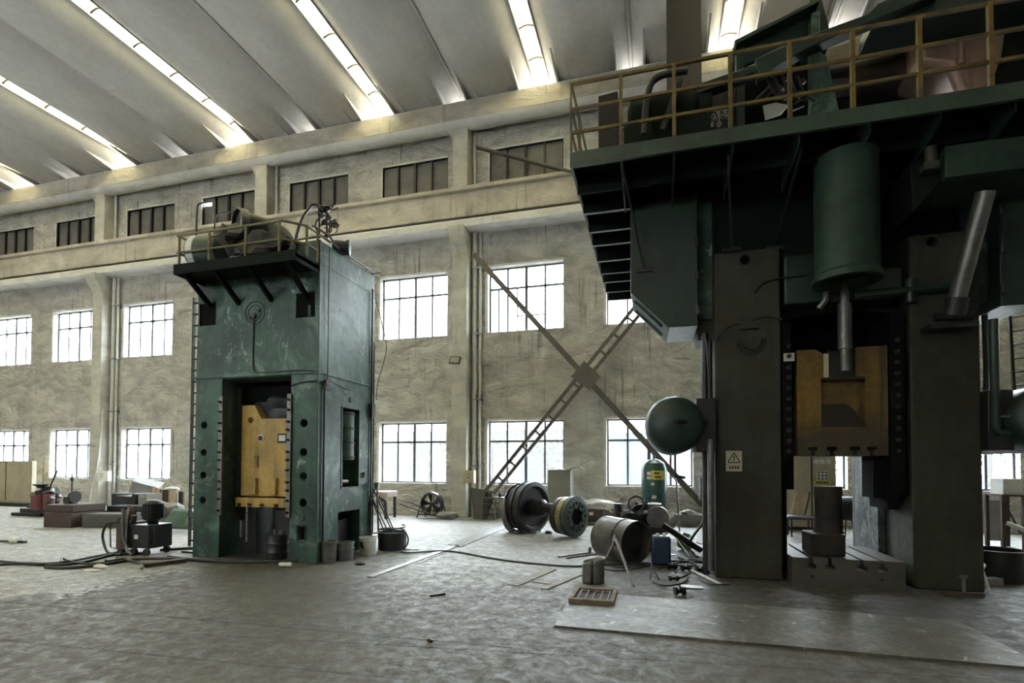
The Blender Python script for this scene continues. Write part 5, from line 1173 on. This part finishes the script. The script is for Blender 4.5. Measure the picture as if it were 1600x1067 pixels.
# ---- blue canister
p = fl(1033, 884)
t = thing('plastic_jerrycan', 'dark blue plastic canister standing right of the steel drum', 'canister', (p.x, p.y+.1, 0))
MB().box(p.x-.15, p.x+.15, p.y, p.y+.26, .0, .46).build('body', BLUE, t, bevel=.04)
MB().cyl((p.x+.05, p.y+.12, .46), (p.x+.05, p.y+.12, .5), .03).build('cap', PAPER, t); MB().cyl((p.x-.05, p.y+.12, .46), (p.x-.05, p.y+.12, .49), .03).build('cap', PAPER, t)
# ---- scrap bin and grate
p = fl(925, 914)
t = thing('scrap_bin', 'rusty open half-cylinder bin standing behind the wooden grate', 'bin', (p.x, p.y+.13, 0))
def binf(u, v):
    a_ = pi*1.95*u+.1; return Vector((p.x+.145*cos(a_-pi/2), p.y+.14+.13*sin(a_-pi/2), (.31+.03*sin(a_*1.0))*v))
MB().grid(binf, 30, 6).build('body', STEEL, t, solid=.008)
MB().box(p.x-.1, p.x+.1, p.y+.05, p.y+.22, .0, .02).build('base', DARK, t)
a, b = fl(888, 945), fl(960, 948)
t = thing('wooden_grate', 'square wooden framed wire grate lying on the floor plate', 'grate', ((a.x+b.x)/2, a.y+.25, .02))
x0, x1, y0, y1 = a.x, b.x, a.y, a.y+.60
o_ = .021
MB().box(x0, x1, y0, y0+.05, o_, .075).box(x0, x1, y1-.05, y1, o_, .075).box(x0, x0+.05, y0+.05, y1-.05, o_, .075).box(x1-.05, x1, y0+.05, y1-.05, o_, .075).build('frame', WOOD, t, bevel=.004)
MB().box(x0+.05, x1-.05, y0+.05, y1-.05, o_, .03).build('tray', RUST, t)
m = MB()
for i in range(1, 6): m.box(x0+(x1-x0)*i/6-.005, x0+(x1-x0)*i/6+.005, y0+.04, y1-.04, .05, .058)
for i in range(1, 5): m.box(x0+.04, x1-.04, y0+(y1-y0)*i/5-.004, y0+(y1-y0)*i/5+.004, .056, .062)
m.build('wire_mesh', STEEL, t)
# ---- loose pipes / hoses around
def pipe_(name, label, a, b, r, mm, za=None, zb=None, cat='pipe'):
    A, B = fl(*a), fl(*b); A.z = r if za is None else za; B.z = r if zb is None else zb
    return tag(MB().cyl(A, B, r, n=12).build(name, mm), label, cat)
pipe_('loose_pipe', 'bright pipe lying left of the drum, the front one', (872, 871), (918, 865), .018, BRIGHT)
pipe_('loose_pipe', 'dark pipe lying behind the bright pipe left of the drum', (885, 873), (935, 866), .014, STEEL)
p = fl(930, 866); tag(MB().box(p.x-.12, p.x+.15, p.y, p.y+.08, 0, .03).box(p.x-.12, p.x-.08, p.y, p.y+.15, .03, .12).box(p.x+.06, p.x+.1, p.y, p.y+.15, .03, .12).build('bracket_casting', STEEL), 'grey bracket casting at the left side of the drum', 'bracket')
pipe_('loose_pipe', 'white pipe lying in front of the left column foot', (1080, 893), (1127, 916), .02, WHITECLOTH)
pipe_('loose_pipe', 'thin pipe leaning low left of the right press', (1050, 852), (1078, 872), .012, STEEL, .25, .02)
pipe_('loose_pipe', 'dark bar on the floor between drum and right press', (1035, 878), (1110, 880), .018, DARK)
pipe_('loose_pipe', 'dark bar crossing under the thick black pipe', (1060, 872), (1108, 892), .016, DARK)
hs = [[(952,884),(980,888),(1000,880),(1040,884),(1100,886)], [(940,890),(970,893),(1020,884)], [(1020,912),(1040,918),(1065,914),(1075,905)], [(1062,904),(1075,898),(1078,888),(1065,886),(1055,896)], [(1100,880),(1080,876),(1050,882),(1030,890)], [(1090,905),(1110,915),(1140,916)]]
for i, h in enumerate(hs):
    tag(MB().tube(curve_pts([fl(*p)+V(0,0,.012+.006*(i%3)) for p in h], 8), .011, 7).build('hose', RUBBER), ('black hose under the steel drum','short black hose in front of the trestle','looped cable on the floor right of the trestle','small ring of cable before the right press','black hose from the press foot to the blue canister','thin cable in front of the left column of the right press')[i], 'hose')
for i, (px, py, r, lb) in enumerate(((1062, 930, .05, 'dark pipe elbow lying in front of the loose pipes'), (1050, 890, .05, 'dark fitting right of the blue canister'), (1072, 893, .05, 'dark valve among the cables'), (1053, 908, .035, 'small dark fitting in front of the cables'), (1095, 896, .05, 'dark casting beside the white pipe'))):
    p = fl(px, py); tag(MB().loft(p+V(-.06,0,r), (.12,.05,0), [(0,r),(.2,r),(.25,r*.6),(.7,r*.6),(.75,r),(1,r)], 14).cyl(p+V(0,0,r), p+V(0,.1,r*1.6), r*.5).build('pipe_fitting', DARK), lb, 'fitting')
p = fl(1072, 860); tag(MB().blob((p.x, p.y+.1, .14), .14, 71, (1,.9,1.1), .4).build('plastic_bag', BAG), 'green plastic bag on the floor left of the right press', 'bag')
for i, (px, py, w, d_, lb) in enumerate(((1080, 920, .3, .16, 'pale thin plate before the left column foot'), (1045, 868, .25, .1, 'small flat scrap behind the blue canister'), (1105, 850, .2, .2, 'grey scrap plate near the riser pipe'), (1068, 835, .3, .2, 'flat grey scrap in front of the tank pipe'))):
    p = fl(px, py); tag(MB().box(p.x-w/2, p.x+w/2, p.y, p.y+d_, 0, .015).turn(17*i, p).build('scrap_plate', STEEL), lb, 'scrap')
# ---- things seen through the right press
a, b = ay(1236, 716, 14.0), ay(1303, 716, 14.0)
t = thing('control_cabinet', 'olive-beige control cabinet with dials and push buttons seen through the right press', 'cabinet', ((a.x+b.x)/2, 14.2, 0))
MB().box(a.x-.25, b.x, 13.85, 14.4, .1, 2.2).build('body', BEIGEC, t, bevel=.01)
xs_ = ay(1268, 716, 13.84).x
MB().box(xs_-.012, xs_+.012, 13.842, 13.85, .2, 2.15).build('door_gap', DARK, t)
MB().box(a.x-.2, xs_-.02, 13.83, 13.85, .2, 2.15).build('door', BEIGEC, t); MB().box(xs_+.02, b.x-.03, 13.83, 13.85, .2, 2.15).build('door', BEIGEC, t)
for i, px in enumerate((1275.5, 1284.5, 1294)):
    g = ay(px, 721, 13.82); MB().cyl((g.x, 13.79, g.z), (g.x, 13.83, g.z), .06, n=20).build('dial', PAPER, t)
for r_ in range(3):
    g = ay(1285, 738+r_*5, 13.82); MB().box(g.x-.12, g.x+.12, 13.822, 13.83, g.z-.035, g.z+.035).build('button_plate', PAPER, t)
    for k_ in range(3): MB().cyl((g.x-.08+k_*.08, 13.80, g.z), (g.x-.08+k_*.08, 13.822, g.z), .02, n=12).build('push_button', INK, t)
g = ay(1285, 754, 13.82); gl = MB().box(g.x-.17, g.x+.17, 13.82, 13.83, g.z-.05, g.z+.05).build('yellow_label', YLAB, t)
m = MB()
for i in range(5): m.box(g.x-.13+i*.055, g.x-.095+i*.055, 13.815, 13.82, g.z-.025, g.z+.025)
m.build('label_print', INK, gl)
# chair
p = fl(1250, 838)
t = thing('chair', 'chair with dark seat and pale wooden back seen through the right press', 'chair', (p.x, p.y, 0))
sz = .46; w = .5
MB().box(p.x-w/2-.05, p.x+w/2, p.y-.2, p.y+.28, sz-.08, sz).build('seat', mat('blue_grey_vinyl', (.07,.09,.12,1), None, .4, 6, .5), t, bevel=.03)
m = MB().box(-.13, .13, -.015, .015, 0, .48); bmesh.ops.rotate(m.bm, verts=m.bm.verts, cent=(0,0,0), matrix=Matrix.Rotation(radians(12),3,'Y')); bmesh.ops.translate(m.bm, verts=m.bm.verts, vec=(p.x+.0, p.y+.22, sz)); m.build('backrest', WOODL, t, bevel=.01)
MB().bar((p.x+.16, p.y+.24, sz), (p.x+.27, p.y+.26, sz+.52), .03).build('back_post', DARK, t)
for sx, sy in ((-.2,-.15),(.2,-.15),(-.2,.2),(.22,.2)): MB().bar((p.x+sx, p.y+sy, 0), (p.x+sx, p.y+sy, sz-.08), .03).build('leg', DARK, t)
# black drum lamp on stand
p = V(ay(1325, 812, 12.6).x, 12.6)
t = thing('blower_drum', 'black horizontal drum on thin legs behind the die post', 'drum', (p.x, p.y, 0))
MB().loft((p.x-.25, p.y, .66), (.55, -.05, .0), [(0,.16),(.02,.24),(.5,.26),(.98,.27),(1,.24),(1,.2),(.9,.19)], 28).build('body', DARK, t)
for sx, sy in ((-.2,-.15),(.05,-.2),(.3,-.15),(.0,.2)): MB().bar((p.x+sx*.6, p.y+sy*.5, .5), (p.x+sx*1.4, p.y+sy, 0), .02).build('leg', DARK, t)
chunk('rubble_heap', 'grey rubble heap against the wall behind the blower drum', 'rubble', 1345, 812, .35, CONC, (1.4,.7,.9), 77)
tag(MB().box(2.5, 4.2, 14.1, 14.5, 0, .25).build('scrap_timber', DARK), 'dark low timber along the wall behind the chair', 'timber')
# sheet lying behind bolster (bright patch)
# ---- right edge
a, b = ay(1568, 748, 12.0), ay(1598, 776, 12.0)
t = thing('metal_stand', 'brown steel stand carrying the white box at the right edge', 'stand', ((a.x+b.x)/2, 12.2, 0))
z1 = b.z
for sx in (a.x-.02, b.x+.02):
    for sy in (12.0, 12.5): MB().bar((sx, sy, 0), (sx, sy, z1), .06).build('leg', RUST, t)
MB().box(a.x-.05, b.x+.05, 11.97, 12.53, z1, z1+.03).build('top', RUST, t); MB().box(a.x, b.x, 12.48, 12.5, .1, z1-.1).build('back_panel', GREYP, t); MB().bar((a.x, 12.0, z1-.1), (a.x+.25, 12.0, .3), .025).build('strut', DARK, t)
tag(MB().box(a.x+.02, b.x+.02, 12.05, 12.45, z1+.031, a.z).build('carton', WHITE, bevel=.01), 'off-white box on the brown stand at the right edge', 'box')
tag(MB().cyl(ay(1573, 817, 11.5), ay(1610, 831, 11.3), .04, n=12).build('loose_pipe', WHITECLOTH), 'pale pipe leaning at the right edge below the stand', 'pipe')
cylthing('round_tub', 'large dark round tub at the right edge of the floor', 'tub', DARK, 1582, 913, .30, .42, bands=(.97,))
p = fl(1547, 925); tag(MB().cyl(p+V(0,.05,.02), p+V(-.03,.15,.30), .03).cyl(p+V(-.05,.1,.28), p+V(.02,.2,.3), .04).build('loose_pipe', WHITECLOTH), 'white pipe bend standing between the press and the right tub', 'pipe')
p = fl(1506, 932)
t = thing('jacking_tool', 'small rusty jack with a T bar at the foot of the right column', 'tool', (p.x, p.y, 0))
MB().bar(p+V(-.2,0,.03), p+V(.2,-.0,.03), .05).build('base_bar', RUST, t); MB().cyl(p+V(0,0,.05), p+V(0,0,.24), .018).bar(p+V(-.04,0,.24), p+V(.04,0,.24), .03).build('stem', STEEL, t)
for i, (px, py) in enumerate(((1540, 893), (1545, 903), (1552, 915))):
    p = fl(px, py); tag(MB().box(p.x-.12, p.x+.15, p.y, p.y+.12, 0, .05+.02*i).turn(10*i, p).build('scrap_block', (STEEL, DARK, GREYP)[i]), ('grey scrap piece, rearmost left of the right tub','dark scrap piece left of the right tub','pale scrap piece, nearest left of the right tub')[i], 'scrap')
# ladder at the right, seen above the right tank
a, b = ay(1574, 480, 10.5), ay(1588, 605, 10.5)
t = thing('ladder', 'grey steel ladder hanging behind the right tank at the right edge', 'ladder', (b.x, 10.5, 2))
for s in (0, .45): MB().bar((a.x+s, 10.5, a.z+.6), (b.x+s, 10.5, b.z-1), .04).build('rail', DARK, t)
m = MB()
for i in range(12):
    q_ = i/12; pp = Vector((a.x, 10.5, a.z+.5)).lerp(Vector((b.x, 10.5, b.z-.9)), q_); m.cyl(pp, pp+V(.45,-.0,.06), .016, n=8)
m.build('rung', STEEL, t)
tag(MB().tube(curve_pts([ay(1537,470,8.3), ay(1540,540,8.3), ay(1541,600,8.3), ay(1538,612,8.3)]), .035, 8).build('hose', RUBBER), 'thick black hose hanging beside the right column', 'hose')
# inside left press
p = fl(373, 862); t = thing('fire_extinguisher', 'small dull red cylinder standing inside the left press', 'extinguisher', (p.x+.1, p.y, 0))
MB().loft((p.x+.1, p.y, 0), (0,0,.34), [(0,.06),(.75,.065),(.85,.03),(1,.03)], 18).build('body', RED, t)
p = V(-6.05, 7.25); t = thing('oil_drum', 'small dark drum standing inside the left press', 'drum', (p.x, p.y, 0))
MB().loft((p.x, p.y, 0), (0,0,.42), [(0,.17),(.3,.17),(.32,.18),(.36,.17),(.64,.17),(.66,.18),(.7,.17),(1,.17)], 28).build('body', DARK, t)
MB().cyl((p.x-.05, p.y, .42), (p.x-.05, p.y, .5), .03).build('cap', STEEL, t); MB().cyl((p.x+.08, p.y, .42), (p.x+.08, p.y, .48), .04).build('cap', STEEL, t)
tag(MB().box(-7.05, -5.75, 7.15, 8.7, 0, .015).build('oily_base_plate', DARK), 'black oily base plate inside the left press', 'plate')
